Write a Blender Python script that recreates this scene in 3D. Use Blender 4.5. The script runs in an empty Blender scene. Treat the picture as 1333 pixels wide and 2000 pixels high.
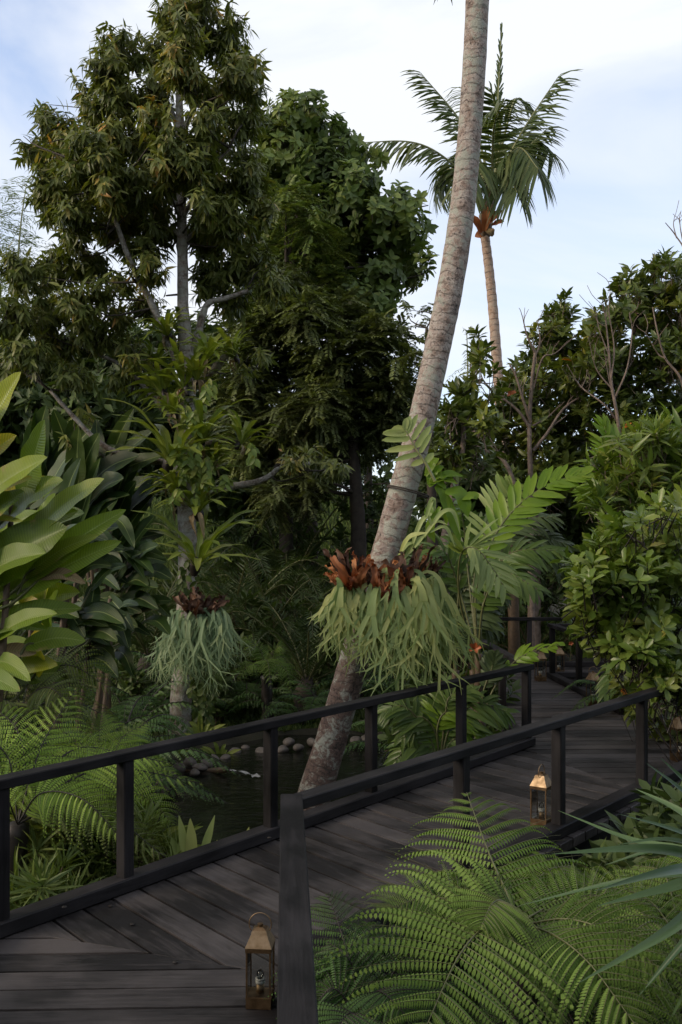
import bpy, math, random
import numpy as np
from mathutils import Vector

# ------------------------------------------------------------------ camera, sky, sun, exposure
SC = bpy.context.scene
COL = SC.collection
R = math.radians
CAMH, FPX, CX, HY = 1.6, 1944.0, 666.5, 1057.0
cam_d = bpy.data.cameras.new("camera")
cam = bpy.data.objects.new("camera", cam_d)
COL.objects.link(cam)
cam.location = (0, 0, CAMH)
cam.rotation_euler = (R(90), 0, 0)
cam_d.sensor_fit = 'VERTICAL'
cam_d.sensor_height = 36.0
cam_d.lens = 36.0 * FPX / 2000.0
cam_d.shift_y = 57.0 / 2000.0
cam_d.clip_start = 0.05
cam_d.clip_end = 2000
SC.camera = cam

SUN_EL, SUN_AZ = R(26), R(-110)      # azimuth from +Y, clockwise positive: sun to the left, a little behind the camera
w = bpy.data.worlds.new("World"); SC.world = w; w.use_nodes = True
nt = w.node_tree; nt.nodes.clear()
wo = nt.nodes.new('ShaderNodeOutputWorld'); bg = nt.nodes.new('ShaderNodeBackground')
sky = nt.nodes.new('ShaderNodeTexSky'); sky.sky_type = 'NISHITA'; sky.sun_disc = False
sky.sun_elevation = SUN_EL; sky.sun_rotation = SUN_AZ; sky.air_density = 1.0; sky.dust_density = 0.6; sky.ozone_density = 1.5
tc = nt.nodes.new('ShaderNodeTexCoord'); mp = nt.nodes.new('ShaderNodeMapping')
mp.inputs['Scale'].default_value = (1.0, 1.2, 2.2); mp.inputs['Rotation'].default_value = (0, R(14), R(20))
nz = nt.nodes.new('ShaderNodeTexNoise'); nz.inputs['Scale'].default_value = 1.9; nz.inputs['Detail'].default_value = 7; nz.inputs['Roughness'].default_value = 0.52; nz.inputs['Distortion'].default_value = 0.6
cr = nt.nodes.new('ShaderNodeValToRGB'); cr.color_ramp.elements[0].position = 0.32; cr.color_ramp.elements[1].position = 0.60
cr.color_ramp.elements[0].color = (0.28, 0.28, 0.28, 1); cr.color_ramp.elements[1].color = (1, 1, 1, 1)
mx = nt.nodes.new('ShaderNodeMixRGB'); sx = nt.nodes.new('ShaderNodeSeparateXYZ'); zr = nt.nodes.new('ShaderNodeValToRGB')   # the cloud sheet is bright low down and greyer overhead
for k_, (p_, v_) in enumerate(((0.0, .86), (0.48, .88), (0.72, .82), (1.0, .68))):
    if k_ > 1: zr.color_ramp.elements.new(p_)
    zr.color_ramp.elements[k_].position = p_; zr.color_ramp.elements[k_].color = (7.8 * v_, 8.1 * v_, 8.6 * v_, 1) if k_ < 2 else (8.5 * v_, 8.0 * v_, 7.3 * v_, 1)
lk = nt.links.new
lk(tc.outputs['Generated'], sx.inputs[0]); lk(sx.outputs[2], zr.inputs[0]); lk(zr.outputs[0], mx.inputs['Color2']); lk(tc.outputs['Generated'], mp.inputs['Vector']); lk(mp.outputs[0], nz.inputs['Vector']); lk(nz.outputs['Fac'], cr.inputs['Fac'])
sk2 = nt.nodes.new('ShaderNodeMixRGB'); sk2.blend_type = 'MULTIPLY'; sk2.inputs['Fac'].default_value = 1; sk2.inputs['Color2'].default_value = (1.5, 1.63, 1.86, 1)
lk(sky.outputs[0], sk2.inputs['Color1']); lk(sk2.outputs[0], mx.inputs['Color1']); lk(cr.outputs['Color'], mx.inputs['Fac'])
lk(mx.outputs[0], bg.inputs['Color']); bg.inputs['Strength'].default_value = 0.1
lk(bg.outputs[0], wo.inputs['Surface'])

sd = bpy.data.lights.new("sun", 'SUN'); sd.energy = 1.8; sd.angle = R(24); sd.color = (1.0, 0.80, 0.58)
so = bpy.data.objects.new("sun", sd); COL.objects.link(so)
sdir = Vector((math.sin(SUN_AZ) * math.cos(SUN_EL), math.cos(SUN_AZ) * math.cos(SUN_EL), math.sin(SUN_EL)))
so.rotation_euler = sdir.to_track_quat('Z', 'Y').to_euler()

SC.view_settings.view_transform = 'Standard'; SC.view_settings.look = 'None'
SC.view_settings.exposure = 0.52; SC.view_settings.gamma = 1.0
cy = SC.cycles
cy.use_denoising = True
cy.max_bounces = 6; cy.diffuse_bounces = 3; cy.glossy_bounces = 3; cy.transmission_bounces = 6; cy.transparent_max_bounces = 8
cy.caustics_reflective = False; cy.caustics_refractive = False
cy.use_adaptive_sampling = True; cy.adaptive_threshold = 0.02

# ------------------------------------------------------------------ helpers
def at(px, py, Y):
    """the point at depth Y on the line of sight of a pixel of the photograph"""
    return np.array(((px - CX) / FPX * Y, Y, CAMH - (py - HY) / FPX * Y))
def pxm(Y): return Y / FPX
def nrm(v):
    v = np.asarray(v, float)
    return v / np.maximum(np.linalg.norm(v, axis=-1, keepdims=True), 1e-9)
RG = np.random.default_rng(11)
def reseed(s):
    global RG
    RG = np.random.default_rng(s)
Z = np.array((0., 0., 1.))

class MB:
    def __init__(s):
        s.V = []; s.Q = []; s.T = []; s.var = []; s.lc = []; s.n = 0
    def add(s, V, Q=None, T=None, var=0.5, lc=None):
        V = np.asarray(V, float).reshape(-1, 3); k = len(V)
        s.V.append(V)
        if Q is not None and len(Q): s.Q.append(np.asarray(Q, np.int64).reshape(-1, 4) + s.n)
        if T is not None and len(T): s.T.append(np.asarray(T, np.int64).reshape(-1, 3) + s.n)
        s.var.append(np.broadcast_to(np.asarray(var, float), (k,)) if np.ndim(var) == 0 else np.asarray(var, float))
        s.lc.append(np.zeros((k, 2)) if lc is None else np.asarray(lc, float))
        s.n += k
    def build(s, name, mat, parent=None, origin=None, smooth=True):
        me = bpy.data.meshes.new(name)
        V = np.concatenate(s.V)
        if origin is None and parent is not None: origin = ORI.get(parent.name)
        if origin is not None: V = V - np.asarray(origin)
        Q = np.concatenate(s.Q) if s.Q else np.zeros((0, 4), np.int64)
        T = np.concatenate(s.T) if s.T else np.zeros((0, 3), np.int64)
        me.vertices.add(len(V)); me.vertices.foreach_set('co', V.astype(np.float32).ravel())
        li = np.concatenate([Q.ravel(), T.ravel()]).astype(np.int32)
        tot = np.concatenate([np.full(len(Q), 4), np.full(len(T), 3)]).astype(np.int32)
        st = np.concatenate([[0], np.cumsum(tot)[:-1]]).astype(np.int32)
        me.loops.add(len(li)); me.loops.foreach_set('vertex_index', li)
        me.polygons.add(len(tot)); me.polygons.foreach_set('loop_start', st); me.polygons.foreach_set('loop_total', tot)
        me.polygons.foreach_set('use_smooth', np.full(len(tot), smooth))
        a = me.attributes.new('var', 'FLOAT', 'POINT'); a.data.foreach_set('value', np.concatenate(s.var).astype(np.float32))
        a = me.attributes.new('lc', 'FLOAT_VECTOR', 'POINT')
        lc = np.concatenate(s.lc); a.data.foreach_set('vector', np.concatenate([lc, np.zeros((len(lc), 1))], 1).astype(np.float32).ravel())
        me.update(calc_edges=True); me.validate()
        if mat: me.materials.append(mat)
        o = bpy.data.objects.new(name, me); COL.objects.link(o)
        if parent is not None: o.parent = parent
        elif origin is not None: o.location = tuple(origin)
        return o

ORI = {}
def thing(name, label, cat, loc=(0, 0, 0), group=None):
    o = bpy.data.objects.new(name, None); COL.objects.link(o)
    o.empty_display_size = 0.1
    o.location = tuple(float(x) for x in loc); o['label'] = label; o['category'] = cat
    if group: o['group'] = group
    ORI[o.name] = np.asarray(loc, float)
    return o
def child_mb(parent_part):                                   # origin of a sub-part: its thing's origin
    r = parent_part
    while r.parent is not None: r = r.parent
    return ORI[r.name]
def sub(mb, name, mat, part, smooth=True):
    return mb.build(name, mat, part, origin=child_mb(part), smooth=smooth)
def tag(o, label, cat, group=None):
    o['label'] = label; o['category'] = cat
    if group: o['group'] = group
    return o
def struct(o, kind='structure'):
    o['kind'] = kind; return o
def dup(root, loc, rot=(0, 0, 0), scale=1.0, label=None, group=None):
    r = root.copy(); COL.objects.link(r)
    r.location = tuple(float(x) for x in loc); r.rotation_euler = rot; r.scale = (scale,) * 3
    if label: r['label'] = label
    if group: r['group'] = group
    for ch in list(root.children):
        c = ch.copy(); COL.objects.link(c); c.parent = r
        for g in list(ch.children):
            d = g.copy(); COL.objects.link(d); d.parent = c
    return r

# ---- curves
def catmull(P, n):
    P = np.asarray(P, float)
    if len(P) == 2: return P[0] + (P[1] - P[0]) * np.linspace(0, 1, n)[:, None]
    Pe = np.vstack([2 * P[0] - P[1], P, 2 * P[-1] - P[-2]])
    m = len(P) - 1
    u = np.linspace(0, m, n); i = np.minimum(u.astype(int), m - 1); t = (u - i)[:, None]
    a, b, c, d = Pe[i], Pe[i + 1], Pe[i + 2], Pe[i + 3]
    return 0.5 * (2 * b + (c - a) * t + (2 * a - 5 * b + 4 * c - d) * t ** 2 + (3 * b - a - 3 * c + d) * t ** 3)
def tang(P): return nrm(np.gradient(P, axis=0))
def tube(mb, P, r, seg=8, var=0.5, cap=True, wob=0.0):
    P = np.asarray(P, float); n = len(P); r = np.broadcast_to(np.asarray(r, float), (n,))
    Tn = tang(P)
    ref = np.array((0, 1., 0)) if abs(Tn[0][1]) < 0.8 else np.array((1., 0, 0))
    u = nrm(np.cross(Tn[0], ref)); U = []
    for i in range(n):
        u = nrm(u - Tn[i] * np.dot(u, Tn[i])); U.append(u)
    U = np.array(U); W = np.cross(Tn, U)
    a = np.linspace(0, 2 * np.pi, seg, endpoint=False)
    rr = r[:, None] * (1 + wob * RG.normal(size=(n, seg)))
    V = P[:, None] + rr[..., None] * (np.cos(a)[None, :, None] * U[:, None] + np.sin(a)[None, :, None] * W[:, None])
    ln = np.concatenate([[0], np.cumsum(np.linalg.norm(np.diff(P, axis=0), axis=1))])
    lc = np.stack([np.broadcast_to(a / (2 * np.pi), (n, seg)), np.broadcast_to(ln[:, None], (n, seg))], -1).reshape(-1, 2)
    i = np.arange(n - 1)[:, None] * seg; j = np.arange(seg)[None]; k = (j + 1) % seg
    Q = np.stack([i + j, i + k, i + seg + k, i + seg + j], -1).reshape(-1, 4)
    T = []
    V = V.reshape(-1, 3)
    if cap:
        V = np.vstack([V, P[-1] + Tn[-1] * r[-1] * 0.4]); lc = np.vstack([lc, lc[-1]])
        b = (n - 1) * seg
        T = [(b + q, b + (q + 1) % seg, n * seg) for q in range(seg)]
    mb.add(V, Q, T, var, lc)
def sticks(mb, A, B, r0, r1, var=0.5):
    A = np.asarray(A, float); B = np.asarray(B, float); n = len(A)
    if n == 0: return
    D = nrm(B - A); ref = np.where(np.abs(D[:, 2:3]) > 0.9, np.array([[1., 0, 0]]), np.array([[0, 0, 1.]]))
    U = nrm(np.cross(D, ref)); W = np.cross(D, U)
    V = np.zeros((n, 6, 3))
    for q in range(3):
        c, s_ = math.cos(q * 2.0944), math.sin(q * 2.0944)
        V[:, q] = A + (U * c + W * s_) * r0; V[:, 3 + q] = B + (U * c + W * s_) * r1
    base = np.array([(0, 1, 4, 3), (1, 2, 5, 4), (2, 0, 3, 5)])
    Q = (np.arange(n)[:, None, None] * 6 + base[None]).reshape(-1, 4)
    mb.add(V.reshape(-1, 3), Q, None, var)

# ---- leaves
def tmpl(kind):
    if kind == 'kite':
        V = np.array([(0, 0, 0), (-.5, .42, .1), (.5, .42, .1), (0, 1, 0)]); return V, [], [(0, 2, 3), (0, 3, 1)]
    ys, hw = {'leaf': ((.3, .68), (.46, .40)), 'obov': ((.35, .74), (.36, .5)), 'lance': ((.25, .6), (.5, .38)),
              'strap': ((.12, .55, .82), (.42, .5, .34)), 'pinnule': ((.5,), (.46,)), 'lin': ((.3, .7), (.5, .42)),
              'ovate': ((.2, .5, .8), (.42, .5, .28))}[kind]
    V = [(0, 0, 0)]; Q = []; T = []
    for y, h in zip(ys, hw): V += [(-h, y, .16 * h), (0, y, 0), (h, y, .16 * h)]
    k = len(V); V.append((0, 1, 0))
    T += [(0, 2, 1), (0, 3, 2), (k - 3, k - 2, k), (k - 2, k - 1, k)]
    for i in range(len(ys) - 1):
        b = 1 + 3 * i; Q += [(b, b + 1, b + 4, b + 3), (b + 1, b + 2, b + 5, b + 4)]
    return np.array(V), Q, T
TM = {k: tmpl(k) for k in ('kite', 'leaf', 'obov', 'lance', 'strap', 'pinnule', 'lin', 'ovate')}
TM['pinnule'] = (np.array([(-.3, 0, 0), (.3, 0, 0), (-.5, .5, 0), (.5, .5, 0), (0, 1, 0)]), [(0, 1, 3, 2)], [(2, 3, 4)])
def leaves(mb, kind, P, D, N, L, W, droop=0.2, var=0.5, grav=0.0):
    P = np.asarray(P, float).reshape(-1, 3); n = len(P)
    if n == 0: return
    D = nrm(np.broadcast_to(D, (n, 3))); N = np.broadcast_to(N, (n, 3))
    S = nrm(np.cross(D, N)); N = np.cross(S, D)
    L = np.broadcast_to(np.asarray(L, float), (n,)); W = np.broadcast_to(np.asarray(W, float), (n,)); dr = np.broadcast_to(np.asarray(droop, float), (n,))
    TV, TQ, TT = TM[kind]; k = len(TV)
    y = TV[:, 1]
    X = P[:, None] + (L[:, None] * y[None])[..., None] * D[:, None] + (W[:, None] * TV[None, :, 0])[..., None] * S[:, None] \
        + (W[:, None] * TV[None, :, 2] * 2 - (L * dr)[:, None] * y[None] ** 2)[..., None] * N[:, None]
    if grav: X = X - (L[:, None] * grav * y[None] ** 2)[..., None] * Z
    b = (np.arange(n) * k)[:, None, None]
    Q = (b + np.array(TQ)[None]).reshape(-1, 4) if len(TQ) else None
    T = (b + np.array(TT)[None]).reshape(-1, 3) if len(TT) else None
    vv = np.broadcast_to(np.asarray(var, float), (n,)).repeat(k)
    lc = np.stack([np.tile(TV[:, 0] * 2, n), (L[:, None] * y[None]).ravel()], -1)
    mb.add(X.reshape(-1, 3), Q, T, vv, lc)
def blade(mb, P, w, up, var=0.5, fold=0.15, nx=5, wave=0.0, seed=None):
    """a broad leaf along the curve P, w = half widths, nx verts across"""
    P = np.asarray(P, float); n = len(P); Tn = tang(P); w = np.broadcast_to(np.asarray(w, float), (n,))
    up = np.broadcast_to(up, (n, 3)); S = nrm(np.cross(Tn, up)); N = np.cross(S, Tn)
    x = np.linspace(-1, 1, nx)
    ph = RG.uniform(0, 6.28, 2)
    ln = np.concatenate([[0], np.cumsum(np.linalg.norm(np.diff(P, axis=0), axis=1))]); tt = ln / ln[-1]
    wv = wave * np.stack([np.sin(tt * 17 + ph[0]) + .5 * np.sin(tt * 31 + ph[1]), np.sin(tt * 19 + ph[1]) + .5 * np.sin(tt * 29 + ph[0])], 1)
    side = np.where(x[None] < 0, wv[:, :1], wv[:, 1:]) * np.abs(x[None]) ** 2
    h = fold * np.abs(x)[None] * w[:, None] + side * w[:, None]
    V = P[:, None] + (w[:, None] * x[None])[..., None] * S[:, None] + h[..., None] * N[:, None]
    i = np.arange(n - 1)[:, None] * nx; j = np.arange(nx - 1)[None]
    Q = np.stack([i + j, i + j + 1, i + nx + j + 1, i + nx + j], -1).reshape(-1, 4)
    lc = np.stack([np.broadcast_to(x[None], (n, nx)), np.broadcast_to(ln[:, None], (n, nx))], -1).reshape(-1, 2)
    mb.add(V.reshape(-1, 3), Q, None, var, lc)

# ---- compound fronds
def arc3(a, m, b, n=24): return catmull([a, m, b], n)
def frame(P, up):
    Tn = tang(P); S = nrm(np.cross(Tn, np.broadcast_to(up, P.shape))); return Tn, S, np.cross(S, Tn)
def samp(P, t):
    u = np.clip(t, 0, 1) * (len(P) - 1); i = np.minimum(u.astype(int), len(P) - 2); f = (u - i)[:, None]
    return P[i] * (1 - f) + P[i + 1] * f
def fern_frond(P, up, W, npin, npl, t0=0.12, droop=0.35, pl=0.11, var=0.5, ang=0.25, curl=0.5, full=0.62, tp=.46, roll=.25, tilt=.55):
    """bipinnate fern frond along P: returns (leaf MB, stalk MB)"""
    lf, stl = MB(), MB()
    Ln = np.linalg.norm(np.diff(P, axis=0), axis=1).sum()
    tube(stl, P, np.linspace(0.0075, 0.0015, len(P)) * max(.5, min(1.2, Ln)), 5, cap=False)
    Tn, S, N = frame(P, up)
    t = t0 + (1 - t0) * (np.linspace(0, 1, npin) ** 0.93) * 0.99
    sh = np.minimum(1, 0.62 + (t - t0) * 2.2) * np.clip(1 - ((t - tp) / (1.01 - tp)).clip(0) ** 1.7, 0.02, 1)
    for sg in (-1, 1):
        tj = np.clip(t + RG.normal(0, .003, npin), 0, 1)
        p0 = samp(P, tj); T_, S_, N_ = nrm(samp(Tn, tj)), nrm(samp(S, tj)), nrm(samp(N, tj))
        a = ang + 0.5 * (tj ** 2) + RG.normal(0, .05, npin)
        d = nrm(S_ * sg * np.cos(a)[:, None] + T_ * np.sin(a)[:, None] + N_ * (0.12 + RG.normal(0, .06, npin))[:, None])
        l = W * sh * (1 + RG.normal(0, .05, npin))
        s = np.linspace(0.0, 1, npl) * 0.985
        # points on pinnae (drooping arcs)
        dl = droop * (1 + RG.normal(0, .15, npin))
        bend = RG.normal(0, .06, npin)
        pp = p0[:, None] + (l[:, None] * s[None])[..., None] * d[:, None] - (l[:, None] * dl[:, None] * s[None] ** 2)[..., None] * (0.55 * N_[:, None] + 0.45 * Z) + (l[:, None] * (bend[:, None] + .10) * s[None] ** 2)[..., None] * T_[:, None]
        for k in range(0, npl - 1, 3):
            e = min(k + 3, npl - 1); sticks(stl, pp[:, k], pp[:, e], 0.0016 * (1 - .8 * k / npl), 0.0016 * (1 - .8 * e / npl))
        pp[..., 2] -= .16 * l[:, None] * s[None] ** 6
        dd = nrm(np.gradient(pp, axis=1))
        q = nrm(np.cross(np.broadcast_to(N_[:, None], dd.shape), dd))
        nn = np.cross(dd, q); nn = nrm(nn + roll * T_[:, None]); q = np.cross(nn, dd)
        plen = pl * (l / W)[:, None] ** 0.35 * np.clip(1 - s[None] ** 2.2, .12, 1) * np.minimum(1, .55 + 3 * s[None])
        wd = (l / npl)[:, None] * full * 1.25 * np.ones_like(s)[None]
        vv = np.broadcast_to(var + RG.normal(0, .07, (npin, 1)) + RG.normal(0, .05, (npin, npl)), (npin, npl))
        for g in (-1, 1):
            dirs = nrm(q * g + dd * 0.30 - nn * tilt)
            leaves(lf, 'pinnule', pp.reshape(-1, 3), dirs.reshape(-1, 3), nn.reshape(-1, 3), plen.ravel(), wd.ravel(), curl, vv.ravel())
    return lf, stl
def palm_frond(P, up, L, w, n, t0=0.1, ang=0.5, droop=0.3, lift=0.15, grav=0.0, var=0.5, kind='strap', rr=(.012, .003), jit=.08, tipang=.6, skip=0.0, prof=0):
    lf, stl = MB(), MB()
    tube(stl, P, np.linspace(rr[0], rr[1], len(P)), 6, cap=False)
    Tn, S, N = frame(P, up)
    for sg in (-1, 1):
        t = np.linspace(t0, 0.995, n) + RG.normal(0, .15 / n, n)
        t = t[RG.random(n) >= skip]; m = len(t); t = np.clip(t, 0, 1)
        T_, S_, N_ = nrm(samp(Tn, t)), nrm(samp(S, t)), nrm(samp(N, t))
        a = ang + tipang * t ** 2 + RG.normal(0, jit, m)
        D = S_ * sg * np.cos(a)[:, None] + T_ * np.sin(a)[:, None] + N_ * (lift + RG.normal(0, jit, m))[:, None]
        u = ((t - t0) / (1 - t0)).clip(0, 1)
        sh = np.minimum(1, .45 + 2.2 * u) * (1 - .62 * u ** 2.5) if prof == 0 else np.minimum(1, .7 + u) * (1 - .35 * u ** 2)
        leaves(lf, kind, samp(P, t), D, N_, L * sh * (1 + RG.normal(0, .06, m)), w * (1 + RG.normal(0, .08, m)), droop * (1 + RG.normal(0, .25, m)), var + RG.normal(0, .12, m), grav * (1 + 0))
    return lf, stl
def add_frond(root, pr, leafm, stalkm, name='frond', sname='stalk'):
    o = pr[0].build(name, leafm, root)
    sub(pr[1], sname, stalkm, o)
    return o

# ---- crowns
def rdir(n):
    return nrm(RG.normal(size=(n, 3)))
def clump_points(clumps, Y, dy, dens, flat=1.0):
    C = []; O = []; K = []
    for i, c in enumerate(clumps):
        px, py, r = c[:3]; yy = Y + (c[3] if len(c) > 3 else 0)
        n = max(2, int(dens * (r / 50) ** 2))
        d = rdir(n); rad = RG.random(n) ** 0.42
        rm = r * pxm(yy)
        cen = at(px, py, yy)
        off = d * rad[:, None] * np.array((rm, max(rm, dy), rm * flat))
        C.append(cen + off); O.append(nrm(d * rad[:, None] + rdir(n) * .25)); K.append(np.full(n, i))
    return np.concatenate(C), np.concatenate(O), np.concatenate(K)
def crown(mb, clumps, Y, dy, dens, style, L, W, m=8, kind='leaf', tw=None, vs=.12, cv=.12, flat=1.0, var0=.5, twl=.22):
    C, O, K = clump_points(clumps, Y, dy, dens, flat)
    n = len(C); cvar = RG.normal(0, cv, len(clumps))[K] + var0 + RG.normal(0, .06, n)
    if style == 'droop':
        td = nrm(O + Z * -.1 + rdir(n) * .4); base = C - td * twl * .5
        s = np.linspace(.1, 1, m)
        P = base[:, None] + td[:, None] * (s * twl)[None, :, None] - Z * (0.25 * twl * s ** 2)[None, :, None]
        D = nrm(-Z * 1.0 + td[:, None] * .38 + RG.normal(size=(n, m, 3)) * .28)
        N = nrm(td[:, None] * .8 + RG.normal(size=(n, m, 3)) * .5 + Z * .5)
        if tw is not None: sticks(tw, base, base + td * twl - Z * .25 * twl, .004, .002)
    elif style == 'tuft':
        U = nrm(O * .8 + Z * .35 + rdir(n) * .4); ref = nrm(np.cross(U, rdir(n))); ref2 = np.cross(U, ref)
        a = RG.uniform(0, 6.28, n)[:, None] + np.linspace(0, 6.28 * 2.6, m)[None] + RG.normal(0, .25, (n, m))
        rad = ref[:, None] * np.cos(a)[..., None] + ref2[:, None] * np.sin(a)[..., None]
        D = nrm(rad * .62 + U[:, None] * np.linspace(-.1, .75, m)[None, :, None] - Z * RG.uniform(.25, 1.15, (n, m))[..., None])
        P = C[:, None] + U[:, None] * (np.linspace(-.7, .5, m) * L * .7)[None, :, None]
        N = U[:, None] + Z * .4 + RG.normal(size=D.shape) * .25
        if tw is not None: sticks(tw, C - U * L * 1.8, C + U * L * .3, .004, .002)
    elif style in ('whorl', 'broad', 'grassy'):
        up = {'whorl': .75, 'broad': .15, 'grassy': .9}[style]
        U = nrm(O * .7 + Z * up + rdir(n) * .35)
        a0 = RG.uniform(0, 6.28, n); ref = nrm(np.cross(U, rdir(n))); ref2 = np.cross(U, ref)
        a = a0[:, None] + np.linspace(0, 6.28 * 1.62 * 2, m)[None] + RG.normal(0, .2, (n, m))
        rad = ref[:, None] * np.cos(a)[..., None] + ref2[:, None] * np.sin(a)[..., None]
        el = {'whorl': np.linspace(.25, 1.1, m), 'broad': np.linspace(-.1, .6, m), 'grassy': np.linspace(-.1, 1.6, m)}[style]
        D = nrm(rad + U[:, None] * (el[None] + RG.normal(0, .12, (n, m)))[..., None])
        P = C[:, None] + U[:, None] * (np.linspace(-.5, .5, m) * L * .5)[None, :, None]
        N = np.broadcast_to(U[:, None], D.shape) + RG.normal(size=D.shape) * .15
        if tw is not None: sticks(tw, C - U * L * 1.6 - Z * L * .3, C + U * L * .2, .006, .003)
    else:   # pinnate sprays
        td = nrm(O * [1, 1, .4] + rdir(n) * .45)
        s = np.repeat(np.linspace(.15, 1, m // 2), 2); sg = np.tile([-1, 1], m // 2); m = len(s)
        P = C[:, None] + td[:, None] * ((s - .5) * twl)[None, :, None] - Z * (.3 * twl * s ** 2)[None, :, None]
        sd_ = nrm(np.cross(td, Z + rdir(n) * .25))
        D = nrm(sd_[:, None] * sg[None, :, None] + td[:, None] * .45 - Z * .2 + RG.normal(size=(n, m, 3)) * .12)
        N = np.broadcast_to(np.cross(sd_, td)[:, None] , D.shape)
        if tw is not None: sticks(tw, C - td * twl * .5, C + td * twl * .5 - Z * .3 * twl, .003, .0015)
    sz = (1 + RG.normal(0, .16, (n, m))).clip(.5, 1.5)
    vv = cvar[:, None] + RG.normal(0, vs, (n, m))
    leaves(mb, kind, P.reshape(-1, 3), D.reshape(-1, 3), N.reshape(-1, 3), (L * sz).ravel(), (W * sz).ravel(), RG.uniform(.05, .3, n * m), vv.ravel())
    return C
def ground_at(x, y): return gz(float(x), float(y))
def rooted(P, sink=.15):
    """a trunk's points carried down to the ground"""
    P = np.asarray(P, float); g = ground_at(P[0][0], P[0][1]) - sink
    if P[0][2] <= g: return P
    k = max(3, int((P[0][2] - g) / .25)); z = np.linspace(g, P[0][2], k, endpoint=False)
    return np.vstack([np.stack([np.full(k, P[0][0]), np.full(k, P[0][1]), z], 1), P])
def limbs(mb, src, clumps, Y, r0=.03, seg=5, every=1):
    """boughs from points of the trunk to the middle of each clump"""
    src = np.asarray(src)
    for c in clumps[::every]:
        yy = Y + (c[3] if len(c) > 3 else 0)
        e = at(c[0], c[1], yy) + RG.normal(0, .1, 3)
        low = src[src[:, 2] < e[2] - .05]
        if len(low) == 0: low = src[:1]
        s_ = low[np.argmin(np.linalg.norm((low - e) * [1, 1, 1.6], axis=1) + 0.0)]
        mid = (s_ + e) / 2 + RG.normal(0, .08, 3) + Z * -.05
        tube(mb, catmull([s_, mid, e], 7), np.linspace(r0, r0 * .25, 7), seg, cap=False)
# ------------------------------------------------------------------ materials
class NT:
    def __init__(s, name):
        s.m = bpy.data.materials.new(name); s.m.use_nodes = True; s.t = s.m.node_tree; s.t.nodes.clear()
        s.out = s.n('ShaderNodeOutputMaterial'); s.b = s.n('ShaderNodeBsdfPrincipled'); s.l(s.b.outputs[0], s.out.inputs['Surface'])
    def n(s, t, **kw):
        q = s.t.nodes.new(t)
        for k, v in kw.items(): setattr(q, k, v)
        return q
    def l(s, a, b): s.t.links.new(a, b)
    def attr(s, name): return s.n('ShaderNodeAttribute', attribute_name=name)
    def ramp(s, fac, cols, interp='LINEAR'):
        r = s.n('ShaderNodeValToRGB'); e = r.color_ramp; e.interpolation = interp
        while len(e.elements) < len(cols): e.elements.new(0.5)
        for k, (p, c) in enumerate(cols):
            e.elements[k].position = p; e.elements[k].color = (*c, 1) if len(c) == 3 else c
        s.l(fac, r.inputs['Fac']); return r.outputs['Color']
    def noise(s, scale, detail=4, rough=.55, vec=None, dist=0.0):
        q = s.n('ShaderNodeTexNoise'); q.inputs['Scale'].default_value = scale; q.inputs['Detail'].default_value = detail; q.inputs['Roughness'].default_value = rough; q.inputs['Distortion'].default_value = dist
        if vec is not None: s.l(vec, q.inputs['Vector'])
        return q.outputs['Fac']
    def obj(s): return s.n('ShaderNodeTexCoord').outputs['Object']
    def math(s, op, a, b=None):
        q = s.n('ShaderNodeMath', operation=op)
        for k, x in enumerate((a, b)):
            if x is None: continue
            if isinstance(x, (int, float)): q.inputs[k].default_value = x
            else: s.l(x, q.inputs[k])
        return q.outputs[0]
    def mix(s, fac, a, b, mode='MIX'):
        q = s.n('ShaderNodeMixRGB', blend_type=mode)
        for k, x in zip(('Fac', 'Color1', 'Color2'), (fac, a, b)):
            if isinstance(x, (int, float)): q.inputs[k].default_value = x
            elif isinstance(x, tuple): q.inputs[k].default_value = (*x, 1)
            else: s.l(x, q.inputs[k])
        return q.outputs[0]
    def bump(s, h, strength=.3, dist=.01):
        q = s.n('ShaderNodeBump'); q.inputs['Strength'].default_value = strength; q.inputs['Distance'].default_value = dist
        s.l(h, q.inputs['Height']); s.l(q.outputs[0], s.b.inputs['Normal']); return q
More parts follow.
